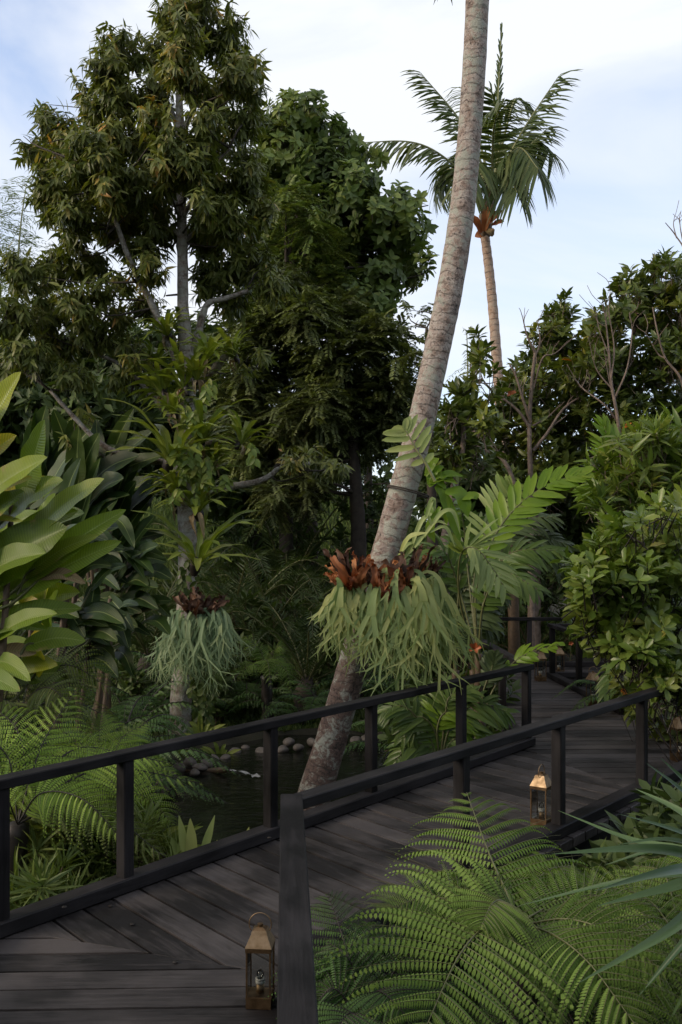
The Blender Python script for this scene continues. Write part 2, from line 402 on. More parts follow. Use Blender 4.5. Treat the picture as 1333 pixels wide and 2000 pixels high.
def leaf_mat(name, cols, rough=.42, tr=.25, trc=None, vein=False, spec=.28, mott=.25, edge=None):
    t = NT(name); v = t.attr('var').outputs['Fac']
    nz_ = t.noise(9, 3, .6, t.obj())
    f = t.math('ADD', v, t.math('MULTIPLY', t.math('SUBTRACT', nz_, .5), mott))
    c = t.ramp(f, cols)
    if vein:
        sx = t.n('ShaderNodeSeparateXYZ'); t.l(t.attr('lc').outputs['Vector'], sx.inputs[0])
        ax = t.math('ABSOLUTE', sx.outputs[0])
        ph = t.math('ADD', t.math('MULTIPLY', sx.outputs[1], vein), t.math('MULTIPLY', ax, -vein * .035))
        wv = t.math('SINE', t.math('MULTIPLY', ph, 6.283))
        t.bump(wv, .35, .002)
        mid = t.ramp(ax, [(0.0, (1, 1, 1)), (0.035, (1, 1, 1)), (0.07, (0, 0, 0))])
        c = t.mix(t.math('MULTIPLY', mid, .55), c, (.30, .36, .13))
        c = t.mix(t.math('MULTIPLY', t.math('ADD', wv, 1), .13), c, (.02, .05, .01))
        if edge:
            blem = t.ramp(t.noise(5.5, 5, .65, t.obj()), [(.60, (0, 0, 0)), (.68, (1, 1, 1))])
            ed = t.math('MULTIPLY', blem, t.ramp(ax, [(.35, (0, 0, 0)), (1, (1, 1, 1))]))
            c = t.mix(ed, c, edge)
    t.l(c, t.b.inputs['Base Color']); t.b.inputs['Roughness'].default_value = rough
    t.b.inputs['Specular IOR Level'].default_value = spec
    tb = t.n('ShaderNodeBsdfTranslucent')
    cc = t.mix(1.0, c, trc or (1.5, 1.6, .55), 'MULTIPLY'); t.l(cc, tb.inputs['Color'])
    ms = t.n('ShaderNodeMixShader'); ms.inputs[0].default_value = tr
    t.l(t.b.outputs[0], ms.inputs[1]); t.l(tb.outputs[0], ms.inputs[2]); t.l(ms.outputs[0], t.out.inputs['Surface'])
    return t.m
def plain(name, col, rough=.6, nscale=20, amt=.4, bump=.2, metal=0.0, col2=None, dist=.004):
    t = NT(name); f = t.noise(nscale, 6, .62, t.obj())
    c2 = col2 or tuple(x * (1 - amt) for x in col)
    c = t.ramp(f, [(.3, c2), (.68, col)])
    t.l(c, t.b.inputs['Base Color']); t.b.inputs['Roughness'].default_value = rough; t.b.inputs['Metallic'].default_value = metal
    if bump: t.bump(f, bump, dist)
    return t.m
M = {}
G = lambda *a: [(p, c) for p, c in a]
M['droop'] = leaf_mat('drooping_leaf', G((.1, (0.069, 0.089, 0.024)), (.45, (0.117, 0.145, 0.037)), (.74, (0.192, 0.203, 0.054)), (.93, (0.384, 0.283, 0.084)), (1, (0.486, 0.257, 0.075))), .38, .22)
M['back'] = leaf_mat('broad_tree_leaf', G((.1, (0.068, 0.100, 0.030)), (.5, (0.102, 0.152, 0.040)), (.9, (0.203, 0.235, 0.058))), .42, .2)
M['fine'] = leaf_mat('fine_leaf', G((.1, (0.075, 0.090, 0.040)), (.5, (0.114, 0.141, 0.054)), (.9, (0.202, 0.244, 0.074))), .5, .18)
M['bamboo'] = leaf_mat('bamboo_leaf', G((.1, (.10, .14, .06)), (.5, (.14, .19, .08)), (.9, (.2, .25, .12))), .5, .3)
M['whorl'] = leaf_mat('leathery_leaf', G((.05, (0.055, 0.080, 0.018)), (.45, (0.092, 0.130, 0.027)), (.78, (0.175, 0.200, 0.036)), (.97, (0.331, 0.294, 0.055)), (1, (0.744, 0.242, 0.041))), .3, .2, spec=.36)
M['bush'] = leaf_mat('bush_leaf', G((.08, (0.068, 0.118, 0.022)), (.5, (0.131, 0.193, 0.036)), (.85, (0.230, 0.261, 0.061)), (1, (0.492, 0.386, 0.109))), .3, .28, spec=.36)
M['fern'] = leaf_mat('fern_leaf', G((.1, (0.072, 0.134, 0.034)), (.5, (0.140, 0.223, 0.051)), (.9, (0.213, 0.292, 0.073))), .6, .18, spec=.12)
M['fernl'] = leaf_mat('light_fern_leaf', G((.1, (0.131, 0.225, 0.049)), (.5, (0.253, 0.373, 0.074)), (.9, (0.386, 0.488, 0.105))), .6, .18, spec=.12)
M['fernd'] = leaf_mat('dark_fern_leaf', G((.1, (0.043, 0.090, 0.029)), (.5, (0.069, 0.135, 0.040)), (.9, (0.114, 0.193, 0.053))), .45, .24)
M['fernp'] = leaf_mat('olive_fern_leaf', G((.1, (0.091, 0.130, 0.036)), (.5, (0.156, 0.202, 0.060)), (.9, (0.247, 0.273, 0.096))), .5, .25)
M['nest'] = leaf_mat('nest_fern_leaf', G((.1, (0.101, 0.149, 0.026)), (.5, (0.177, 0.230, 0.040)), (.88, (0.286, 0.305, 0.066)), (1, (0.470, 0.372, 0.092))), .38, .3, vein=60)
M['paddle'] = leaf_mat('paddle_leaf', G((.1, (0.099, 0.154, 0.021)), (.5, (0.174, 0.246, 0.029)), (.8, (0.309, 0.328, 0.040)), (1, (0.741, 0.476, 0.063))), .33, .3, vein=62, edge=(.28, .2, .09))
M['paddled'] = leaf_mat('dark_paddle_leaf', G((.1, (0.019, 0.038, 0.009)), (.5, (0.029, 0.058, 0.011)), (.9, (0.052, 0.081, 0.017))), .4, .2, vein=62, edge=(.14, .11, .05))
M['deadleaf'] = leaf_mat('dried_leaf', G((.1, (.16, .10, .05)), (.6, (.32, .24, .14)), (1, (.42, .35, .24))), .6, .25, trc=(1.1, .9, .6), vein=62)
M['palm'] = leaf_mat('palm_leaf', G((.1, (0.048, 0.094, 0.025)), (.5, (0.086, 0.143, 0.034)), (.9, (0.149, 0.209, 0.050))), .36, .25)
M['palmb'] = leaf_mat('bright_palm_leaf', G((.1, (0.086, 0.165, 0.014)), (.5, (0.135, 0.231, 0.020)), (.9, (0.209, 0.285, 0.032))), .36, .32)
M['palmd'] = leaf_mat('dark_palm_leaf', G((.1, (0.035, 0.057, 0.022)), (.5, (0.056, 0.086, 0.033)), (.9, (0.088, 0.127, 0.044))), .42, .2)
M['coco'] = leaf_mat('coconut_leaf', G((.1, (.045, .075, .028)), (.5, (.075, .105, .036)), (.9, (.16, .165, .06))), .4, .25)
M['stag'] = leaf_mat('staghorn_leaf', G((.1, (0.181, 0.252, 0.090)), (.5, (0.279, 0.340, 0.126)), (.9, (0.417, 0.428, 0.156))), .5, .25)
M['stagg'] = leaf_mat('grey_staghorn_leaf', G((.1, (0.125, 0.197, 0.102)), (.5, (0.195, 0.278, 0.151)), (.9, (0.276, 0.345, 0.179))), .5, .2)
M['shieldd'] = leaf_mat('dull_shield_frond', G((.1, (.05, .025, .016)), (.5, (.11, .058, .036)), (.9, (.19, .11, .07))), .6, .15, trc=(1.1, .8, .6))
M['shield'] = leaf_mat('brown_shield_frond', G((.1, (0.132, 0.046, 0.020)), (.5, (0.323, 0.119, 0.043)), (.9, (0.526, 0.248, 0.103))), .55, .25, trc=(1.3, .7, .35))
M['yucca'] = leaf_mat('strap_leaf', G((.1, (.035, .075, .03)), (.5, (.06, .11, .045)), (.9, (.09, .15, .06))), .36, .15, spec=.36)
M['grassy'] = leaf_mat('narrow_leaf', G((.1, (.07, .11, .028)), (.5, (.12, .165, .04)), (.9, (.21, .23, .075))), .45, .25)
M['vine'] = leaf_mat('vine_leaf', G((.1, (0.089, 0.144, 0.031)), (.5, (0.167, 0.230, 0.046)), (.9, (0.274, 0.298, 0.071))), .4, .3)
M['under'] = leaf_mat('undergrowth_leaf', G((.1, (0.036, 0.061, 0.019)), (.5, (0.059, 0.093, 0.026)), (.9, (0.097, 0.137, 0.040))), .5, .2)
M['grass'] = leaf_mat('grass_blade', G((.1, (0.061, 0.101, 0.033)), (.5, (0.095, 0.149, 0.046)), (.9, (0.162, 0.203, 0.065))), .55, .2)
M['stalk'] = plain('green_stalk', (.12, .13, .045), .5, 30, .5, .1)
M['stalkp'] = plain('pale_stalk', (.22, .23, .09), .45, 30, .3, .1)
M['stalkd'] = plain('black_fern_stalk', (.018, .013, .010), .5, 30, .4, .2)
M['stalkbr'] = plain('brown_stalk', (.10, .065, .035), .6, 30, .5, .2)
M['twig'] = plain('bare_twig', (.25, .185, .145), .8, 14, .62, .5, col2=(.09, .07, .056))
M['barkd'] = plain('dark_bark', (.055, .043, .033), .85, 9, .6, .6, dist=.02)
M['orange'] = plain('orange_petal', (.48, .13, .04), .5, 20, .4, .1)
M['rock'] = plain('river_stone', (.115, .10, .09), .7, 9, .5, .4, col2=(.035, .032, .028), dist=.02)
M['soil'] = None
M['whitebulb'] = plain('white_collar', (.55, .54, .5), .4, 30, .1, 0)

def bark_mat(name, tan, pale, dark, ringf, ringamt, lich=.5, darkp=.62, old=0):
    t = NT(name); sx = t.n('ShaderNodeSeparateXYZ'); t.l(t.attr('lc').outputs['Vector'], sx.inputs[0]); ob = t.obj()
    wob = t.math('MULTIPLY', t.math('SUBTRACT', t.noise(4.2, 5, .6, ob), .5), .17)
    yy = t.math('MULTIPLY', t.math('ADD', sx.outputs[1], wob), ringf)
    saw = t.math('FRACT', yy)
    ring = t.ramp(saw, [(0, (0, 0, 0)), (.08, (.2, .2, .2)), (.2, (.95, .95, .95)), (.93, (1, 1, 1)), (1, (.4, .4, .4))])
    n1 = t.noise(13, 7, .7, ob); n2 = t.noise(7.5, 8, .76, ob, .5); n3 = t.noise(55, 5, .75, ob)
    c = t.mix(t.ramp(n1, [(.40, (0, 0, 0)), (.58, (1, 1, 1))]), tan, pale)
    c = t.mix(t.ramp(n1, [(.30, (.75, .75, .75)), (.44, (0, 0, 0))]), c, (.12, .092, .076))
    if old: c = t.mix(t.ramp(t.math('ADD', sx.outputs[1], t.math('MULTIPLY', n2, .8)), [(old / 10, (.8, .8, .8)), (old / 10 + .12, (0, 0, 0))]) if False else t.math('MULTIPLY', t.math('SUBTRACT', 1, t.math('MINIMUM', 1, t.math('DIVIDE', t.math('ADD', sx.outputs[1], t.math('MULTIPLY', n2, .6)), old))), 1.6), c, (.165, .108, .085))
    c = t.mix(t.math('MULTIPLY', t.ramp(n2, [(.50, (0, 0, 0)), (.57, (1, 1, 1))]), lich), c, (.36, .37, .31))
    c = t.mix(t.ramp(t.math('ADD', t.math('MULTIPLY', n2, -.5), t.math('ADD', t.math('MULTIPLY', n3, .5), .45)), [(darkp, (0, 0, 0)), (darkp + .10, (1, 1, 1))]), c, dark)
    brk = t.ramp(t.noise(5.5, 5, .7, ob, .4), [(.38, (.1, .1, .1)), (.6, (1, 1, 1))])
    c = t.mix(t.math('MULTIPLY', t.math('MULTIPLY', t.math('SUBTRACT', 1, ring), brk), ringamt), c, (.075, .06, .052))
    t.l(c, t.b.inputs['Base Color']); t.b.inputs['Roughness'].default_value = .85
    h = t.math('ADD', t.math('MULTIPLY', ring, .35), t.math('ADD', t.math('MULTIPLY', n3, .9), t.math('MULTIPLY', n1, .5)))
    t.bump(h, .9, .014)
    return t.m
M['palmbark'] = bark_mat('palm_trunk_bark', (.31, .228, .185), (.45, .39, .345), (.035, .03, .026), 15, .6, .95, .465, 4.2)
M['farbark'] = bark_mat('slim_palm_bark', (.36, .23, .16), (.42, .32, .25), (.06, .045, .035), 7.5, .95, .25, .68)
M['treebark'] = bark_mat('spotted_pale_bark', (.26, .20, .16), (.42, .40, .37), (.05, .035, .028), 9, .25, .6, .48)

M['bough'] = bark_mat('spotted_bough_bark', (.15, .115, .09), (.30, .28, .255), (.035, .026, .02), 9, .2, .5, .49)
# dark stained timber with worn grain
def timber(name, base, worn, amt, sp=.3):
    t = NT(name); mpp = t.n('ShaderNodeMapping'); mpp.inputs['Scale'].default_value = (60, 3.2, 1)
    a = t.attr('lc').outputs['Vector']; cv_ = t.n('ShaderNodeCombineXYZ'); v = t.attr('var').outputs['Fac']
    t.l(t.math('MULTIPLY', v, 37.0), cv_.inputs[2]); ad = t.n('ShaderNodeVectorMath', operation='ADD'); t.l(a, ad.inputs[0]); t.l(cv_.outputs[0], ad.inputs[1])
    t.l(ad.outputs[0], mpp.inputs['Vector'])
    g = t.noise(1.0, 6, .65, mpp.outputs[0], .5)
    mp2 = t.n('ShaderNodeMapping'); mp2.inputs['Scale'].default_value = (12, 4.5, 1); t.l(ad.outputs[0], mp2.inputs['Vector'])
    blot = t.noise(1.0, 5, .6, mp2.outputs[0], .4); big = t.noise(1.7, 4, .55, t.obj())
    f = t.math('ADD', t.math('MULTIPLY', g, .36), t.math('ADD', t.math('MULTIPLY', blot, .28), t.math('ADD', t.math('MULTIPLY', big, .70), t.math('MULTIPLY', t.math('SUBTRACT', v, .5), .20))))
    c = t.ramp(f, [(.54, base), (.64, tuple(b + (w_ - b) * .35 for b, w_ in zip(base, worn))), (.82, worn)])
    scr = t.noise(1.0, 8, .8, mpp.outputs[0], 2.0)
    c = t.mix(t.math('MULTIPLY', t.ramp(scr, [(.64, (0, 0, 0)), (.72, (1, 1, 1))]), amt), c, tuple(x * 1.9 for x in worn))
    t.l(c, t.b.inputs['Base Color'])
    rr = t.ramp(blot, [(.3, (.5, .5, .5)), (.7, (.78, .78, .78))]); t.l(rr, t.b.inputs['Roughness']); t.b.inputs['Specular IOR Level'].default_value = .3
    t.b.inputs['Specular IOR Level'].default_value = sp
    t.bump(g, .35, .003)
    return t.m
M['deck'] = timber('weathered_deck_board', (.0085, .0074, .0076), (.076, .068, .067), .45)
M['rail'] = timber('black_stained_timber', (.0025, .0023, .0025), (.030, .028, .030), .5, .16)

t = NT('brass'); f = t.noise(14, 5, .6, t.obj())
t.l(t.ramp(f, [(.3, (.13, .085, .048)), (.5, (.26, .185, .11)), (.75, (.40, .30, .20))]), t.b.inputs['Base Color']); t.b.inputs['Metallic'].default_value = 1
t.l(t.ramp(f, [(.3, (.65, .65, .65)), (.7, (.45, .45, .45))]), t.b.inputs['Roughness']); M['brass'] = t.m
t = NT('dark_brass'); f = t.noise(18, 5, .6, t.obj())
t.l(t.ramp(f, [(.3, (.09, .055, .03)), (.7, (.26, .17, .09))]), t.b.inputs['Base Color']); t.b.inputs['Metallic'].default_value = .9; t.b.inputs['Roughness'].default_value = .42; M['brassd'] = t.m
t = NT('lantern_glass'); t.b.inputs['Base Color'].default_value = (.93, .95, .93, 1); t.b.inputs['Roughness'].default_value = .04
tp = t.n('ShaderNodeBsdfTransparent'); tp.inputs[0].default_value = (.86, .88, .86, 1); gl = t.n('ShaderNodeBsdfGlossy'); gl.inputs['Roughness'].default_value = .03
lw = t.n('ShaderNodeFresnel'); lw.inputs[0].default_value = 1.45; ms = t.n('ShaderNodeMixShader'); t.l(lw.outputs[0], ms.inputs[0]); t.l(tp.outputs[0], ms.inputs[1]); t.l(gl.outputs[0], ms.inputs[2]); t.l(ms.outputs[0], t.out.inputs['Surface']); M['glass'] = t.m
t = NT('pond_water'); t.b.inputs['Base Color'].default_value = (.008, .009, .007, 1); t.b.inputs['Roughness'].default_value = .06; t.b.inputs['IOR'].default_value = 1.33
mpw = t.n('ShaderNodeMapping'); mpw.inputs['Scale'].default_value = (5.0, 9.0, 1); t.l(t.obj(), mpw.inputs['Vector'])
t.bump(t.noise(1.3, 4, .55, mpw.outputs[0], .8), .35, .03); M['water'] = t.m
t = NT('damp_soil'); ob = t.obj(); f = t.noise(.8, 7, .65, ob); f2 = t.noise(16, 5, .7, ob)
c = t.mix(f2, t.ramp(f, [(.35, (.018, .014, .010)), (.6, (.022, .030, .012))]), (.03, .027, .017)); t.l(c, t.b.inputs['Base Color']); t.b.inputs['Roughness'].default_value = .95; t.bump(f2, .7, .04); M['soil'] = t.m
t = NT('splash'); t.b.inputs['Base Color'].default_value = (.7, .72, .72, 1); t.b.inputs['Roughness'].default_value = .25; t.b.inputs['Alpha'].default_value = .4; M['splash'] = t.m
# ------------------------------------------------------------------ ground, pond, boardwalk
def pond_d(x, y):
    """signed distance-like value: negative inside the pond"""
    cx, cy_ = -0.05, 7.7
    a = math.atan2(y - cy_, x - cx); r = math.hypot((x - cx) / 1.65, (y - cy_) / 2.5)
    return r - 1 - .07 * math.sin(3 * a + 1) - .05 * math.sin(5 * a)
def gz(x, y):
    z = -.5
    if y > 11.5: z += min(3.6, (y - 11.5) * .20) * (1 if x < 1.2 else max(.35, 1 - (x - 1.2) * .25) if x < 4 else .35)
    if x < -3: z += min(1.5, (-3 - x) * .12)
    z += .06 * math.sin(x * 1.7 + y) * math.cos(y * 1.3 - x * .6)
    d = pond_d(x, y)
    if d < .25: z = -.36 - .75 * min(1, max(0, (.25 - d) / .5)) if d < .12 else -.36 + (z + .36) * (d - .12) / .13
    return z
xs = np.concatenate([-np.geomspace(400, 8.5, 22), np.linspace(-8, 8, 81), np.geomspace(8.5, 400, 22)])
ys = np.concatenate([-np.geomspace(60, 1.2, 8), np.linspace(-1, 16, 86), np.geomspace(16.5, 700, 34)])
mb = MB(); gx, gy = np.meshgrid(xs, ys)
zz = np.vectorize(gz)(gx, gy); nx_ = len(xs)
i = np.arange(len(ys) - 1)[:, None] * nx_; j = np.arange(nx_ - 1)[None]
mb.add(np.stack([gx, gy, zz], -1), np.stack([i + j, i + j + 1, i + nx_ + j + 1, i + nx_ + j], -1))
struct(mb.build('ground', M['soil']))
WZ = -.45
mb = MB(); aa = np.linspace(0, 2 * np.pi, 72, endpoint=False)
ring = []
for a in aa:
    r = 1.0
    for _ in range(12):
        x, y = -0.05 + 1.65 * r * math.cos(a), 7.7 + 2.5 * r * math.sin(a)
        if pond_d(x, y) < .13: r += .03
    ring.append((x, y, WZ))
V = np.vstack([[(-.05, 7.7, WZ)], ring]); mb.add(V, None, [(0, k + 1, (k + 1) % 72 + 1) for k in range(72)])
struct(mb.build('pond_water', M['water']))

def clip(poly, nx, ny, c):               # keep nx*x+ny*y<=c
    out = []
    for k in range(len(poly)):
        p, q = poly[k], poly[(k + 1) % len(poly)]
        dp, dq = nx * p[0] + ny * p[1] - c, nx * q[0] + ny * q[1] - c
        if dp <= 0: out.append(p)
        if (dp < 0 < dq) or (dq < 0 < dp):
            s = dp / (dp - dq); out.append((p[0] + (q[0] - p[0]) * s, p[1] + (q[1] - p[1]) * s))
    return out
def prism2(mb, poly, z0, z1, bdir, var, bev=.003):
    a = sum(p[0] * q[1] - q[0] * p[1] for p, q in zip(poly, poly[1:] + poly[:1]))
    if a < 0: poly = poly[::-1]
    n = len(poly); P = np.array(poly); c = P.mean(0)
    top = c + (P - c) * (1 - bev / np.maximum(np.linalg.norm(P - c, axis=1, keepdims=True), .02) * 1.0)
    bd = np.array(bdir); pd = np.array((-bd[1], bd[0]))
    V = []; lc = []
    for Q_, z in ((P, z0), (P, z1 - bev), (top, z1)):
        for q in Q_: V.append((q[0], q[1], z)); lc.append((q @ pd + (0 if z == z1 else (z1 - z)), q @ bd))
    Qf = [(l * n + k, l * n + (k + 1) % n, (l + 1) * n + (k + 1) % n, (l + 1) * n + k) for l in (0, 1) for k in range(n)]
    T = [(2 * n, 2 * n + k, 2 * n + k + 1) for k in range(1, n - 1)]
    mb.add(V, Qf, T, var, lc)
DP = dict(A=(-1.44, 4.12), G=(-.11, 3.64), J=(1.93, 6.22), F=(1.38, 7.80), K=(2.72, 7.22))
deck = MB()
def boards(poly, bdir, pitch=.155, gap=.014, off=0.0, z=0.0):
    b = np.array(bdir) / np.linalg.norm(bdir); p = np.array((-b[1], b[0])); P = np.array(poly) @ p
    k = math.floor((P.min() - off) / pitch)
    while off + k * pitch < P.max():
        lo, hi = off + k * pitch + gap / 2, off + (k + 1) * pitch - gap / 2; k += 1
        q = clip(clip(poly, p[0], p[1], hi), -p[0], -p[1], -lo)
        if len(q) >= 3:
            prism2(deck, q, z - .05, z + RG.normal(0, .0012), b, RG.random())
boards([(-1.46, .2), (.06, .2), DP['G'], DP['A']], (1, .035), off=.02)
boards([DP['A'], DP['G'], DP['J'], DP['F']], (.64, -.768), off=.05)
boards([DP['F'], DP['J'], DP['K'], (2.50, 11.62), (1.30, 11.62)], (1, .03))
boards([(1.1, 11.63), (6.6, 11.63), (6.6, 12.75), (1.1, 12.75)], (1, 0), z=.003)
o = struct(deck.build('boardwalk', M['deck'], smooth=False)); o['label'] = 'dark weathered timber boardwalk with mitred board ends'

def beam(mb, p0, p1, wd, z0, z1, bev=.004, var=None):
    p0, p1 = np.array(p0, float), np.array(p1, float); d = p1 - p0; L = np.linalg.norm(d); d /= L; s = np.array((d[1], -d[0])); h = wd / 2
    sec = [(-h + bev, z0), (h - bev, z0), (h, z0 + bev), (h, z1 - bev), (h - bev, z1), (-h + bev, z1), (-h, z1 - bev), (-h, z0 + bev)]
    var = RG.random() if var is None else var
    per = np.cumsum([0] + [math.dist(sec[k], sec[(k + 1) % 8]) for k in range(8)])[:8]
    V = []; lc = []
    for q, l in ((p0, 0), (p1, L)):
        for (a, z), u in zip(sec, per): x = q + s * a; V.append((x[0], x[1], z)); lc.append((u, l))
    V += V[:]; lc += [(c[0], c[1] * 0 + v_[2]) for c, v_ in zip(lc, V[:16])]
    Q = [(k, (k + 1) % 8, 8 + (k + 1) % 8, 8 + k) for k in range(8)]
    T = [(16, 16 + k + 1, 16 + k) for k in range(1, 7)] + [(24, 24 + k, 24 + k + 1) for k in range(1, 7)]
    mb.add(V, Q, T, var, lc)
def post(mb, p, wd, z0, z1, dirv, bev=.005):
    d = np.array(dirv) / np.linalg.norm(dirv); s = np.array((d[1], -d[0])); h = wd / 2; p = np.array(p)
    sec = [(-h + bev, -h), (h - bev, -h), (h, -h + bev), (h, h - bev), (h - bev, h), (-h + bev, h), (-h, h - bev), (-h, -h + bev)]
    per = np.cumsum([0] + [math.dist(sec[k], sec[(k + 1) % 8]) for k in range(8)])[:8]
    V = []; lc = []
    for z in (z0, z1):
        for (a, b), u in zip(sec, per): x = p + s * a + d * b; V.append((x[0], x[1], z)); lc.append((u, z))
    mb.add(V, [(k, (k + 1) % 8, 8 + (k + 1) % 8, 8 + k) for k in range(8)], [(8, 8 + k, 8 + k + 1) for k in range(1, 7)], RG.random(), lc)
def railing(label, P0, P1, posts, zt=.64, ext=(.04, .04), kerb=True, pw=.060, rw=.080, th=.042, bottom=-.6, kerbext=(.05, .05), fascia=True):
    P0, P1 = np.array(P0), np.array(P1); d = nrm(P1 - P0)
    t = thing('railing', label, 'railing', (*P0, 0), 'railings of the boardwalk')
    mb = MB(); beam(mb, P0 - d * ext[0], P1 + d * ext[1], rw, zt - th, zt); mb.build('handrail', M['rail'], t, smooth=False)
    if kerb:
        mb = MB(); beam(mb, P0 - d * kerbext[0], P1 + d * kerbext[1], .098, .004, .066 + RG.uniform(0, .003), .006); mb.build('kerb', M['rail'], t, smooth=False)
    if fascia:
        mb = MB(); beam(mb, P0 - d * kerbext[0] * .9, P1 + d * kerbext[1] * .9, .06, -.22 - RG.uniform(0, .004), -.053); mb.build('fascia', M['rail'], t, smooth=False)
    for p in posts:
        q = P0 + d * p if np.ndim(p) == 0 else np.array(p)
        mb = MB(); post(mb, q, pw, bottom, zt - th - .0015, d); mb.build('post', M['rail'], t, smooth=False)
    return t
A, F_ = np.array((-1.385, 4.04)), np.array((1.45, 7.76))
def online(P0, d, y): return (y - P0[1]) / d[1]
dl = nrm(F_ - A)
railing('long dark railing between the pond and the diagonal deck', A, F_, [0, online(A, dl, 4.56), online(A, dl, 5.36), online(A, dl, 6.10), online(A, dl, 6.96), np.linalg.norm(F_ - A) - .01], ext=(.05, .05))
Gp, Jp, Kp = np.array((-.185, 3.72)), np.array((1.89, 6.32)), np.array((2.66, 7.24))
railing('near handrail running towards the viewer beside the closest lantern', (.012, .25), Gp, [.6, 3.455], zt=.643, ext=(.02, .05), pw=.07, rw=.083)
dr = nrm(Jp - Gp); Lr = np.linalg.norm(Kp - Gp)
railing('diagonal railing rising out of the big light green fern', Gp + dr * .05, Kp, [online(Gp, dr, 4.65) - .05, online(Gp, dr, 5.42) - .05, online(Gp, dr, 6.32) - .05, Lr - .08], zt=.64, ext=(.03, .03))
railing('railing going straight back from the corner post into palms', F_ + (0, .06), (1.28, 12.6), [.93, 2.1, 3.3, 4.45], zt=.637, ext=(-.01, .04))
railing('short railing beside the lanterns at the far end', (2.60, 9.2), (2.46, 11.62), [.1, 1.35, 2.40], zt=.637)
railing('railing turning away behind the two farthest lanterns', (2.52, 11.66), (6.4, 11.66), [.6, 1.8, 3.0], zt=.632, ext=(0, .04))
railing('transverse railing across the end of the boardwalk', (1.25, 12.68), (6.4, 12.68), [.05, 1.15, 2.3, 3.5, 4.7], zt=.63)
railing('low edge rail of the deck beside the tree fern trunk', (-1.42, .3), A - (.03, .06), [.5, 2.0], zt=.635, ext=(.02, -.02))
# bolt heads countersunk into kerb and boards are dark discs of the timber itself
for px, py in ((252 / 2, 1500 + 543 / 2), (433 / 2, 1500 + 538 / 2), (518 / 2, 1500 + 609 / 2), (686 / 2, 1500 + 757 / 2), (1053 / 2, 1500 + 272 / 2)):
    zt = .0705 if py < 1772 and px < 130 or py < 1640 else .004
    Y = (CAMH - zt) * FPX / (py - HY); c = at(px, py, Y); mb = MB(); a = np.linspace(0, 6.283, 10, endpoint=False)
    for rr, zo in ((.011, 0),):
        V = np.stack([c[0] + rr * np.cos(a), c[1] + rr * np.sin(a), np.full(10, zt)], 1)
        V = np.vstack([V, V + (0, 0, .002)]); mb.add(V, [(k, (k + 1) % 10, 10 + (k + 1) % 10, 10 + k) for k in range(10)], [(10, 10 + k, 11 + k) for k in range(1, 9)], .1)
    mb.build('bolt_head', M['stalkd'], o)
# ------------------------------------------------------------------ lanterns
def boxm(mb, lo, hi, var=.5):
    lo, hi = np.array(lo, float), np.array(hi, float)
    V = [(x, y, z) for z in (lo[2], hi[2]) for (x, y) in ((lo[0], lo[1]), (hi[0], lo[1]), (hi[0], hi[1]), (lo[0], hi[1]))]
    for f in ((0, 3, 2, 1), (4, 5, 6, 7), (0, 1, 5, 4), (1, 2, 6, 5), (2, 3, 7, 6), (3, 0, 4, 7)):
        mb.add([V[k] for k in f], [(0, 1, 2, 3)], None, var)
def frus(mb, h0, h1, z0, z1):
    V = [(sx * h, sy * h, z) for h, z in ((h0, z0), (h1, z1)) for sx, sy in ((-1, -1), (1, -1), (1, 1), (-1, 1))]
    for f in ((0, 1, 5, 4), (1, 2, 6, 5), (2, 3, 7, 6), (3, 0, 4, 7), (4, 5, 6, 7), (3, 2, 1, 0)):
        mb.add([V[k] for k in f], [(0, 1, 2, 3)])
def lathe(mb, prof, seg=16, c=(0, 0)):
    a = np.linspace(0, 2 * np.pi, seg, endpoint=False)
    V = np.concatenate([np.stack([c[0] + r * np.cos(a), c[1] + r * np.sin(a), np.full(seg, z)], 1) for r, z in prof])
    Q = [(i * seg + k, i * seg + (k + 1) % seg, (i + 1) * seg + (k + 1) % seg, (i + 1) * seg + k) for i in range(len(prof) - 1) for k in range(seg)]
    mb.add(V, Q)
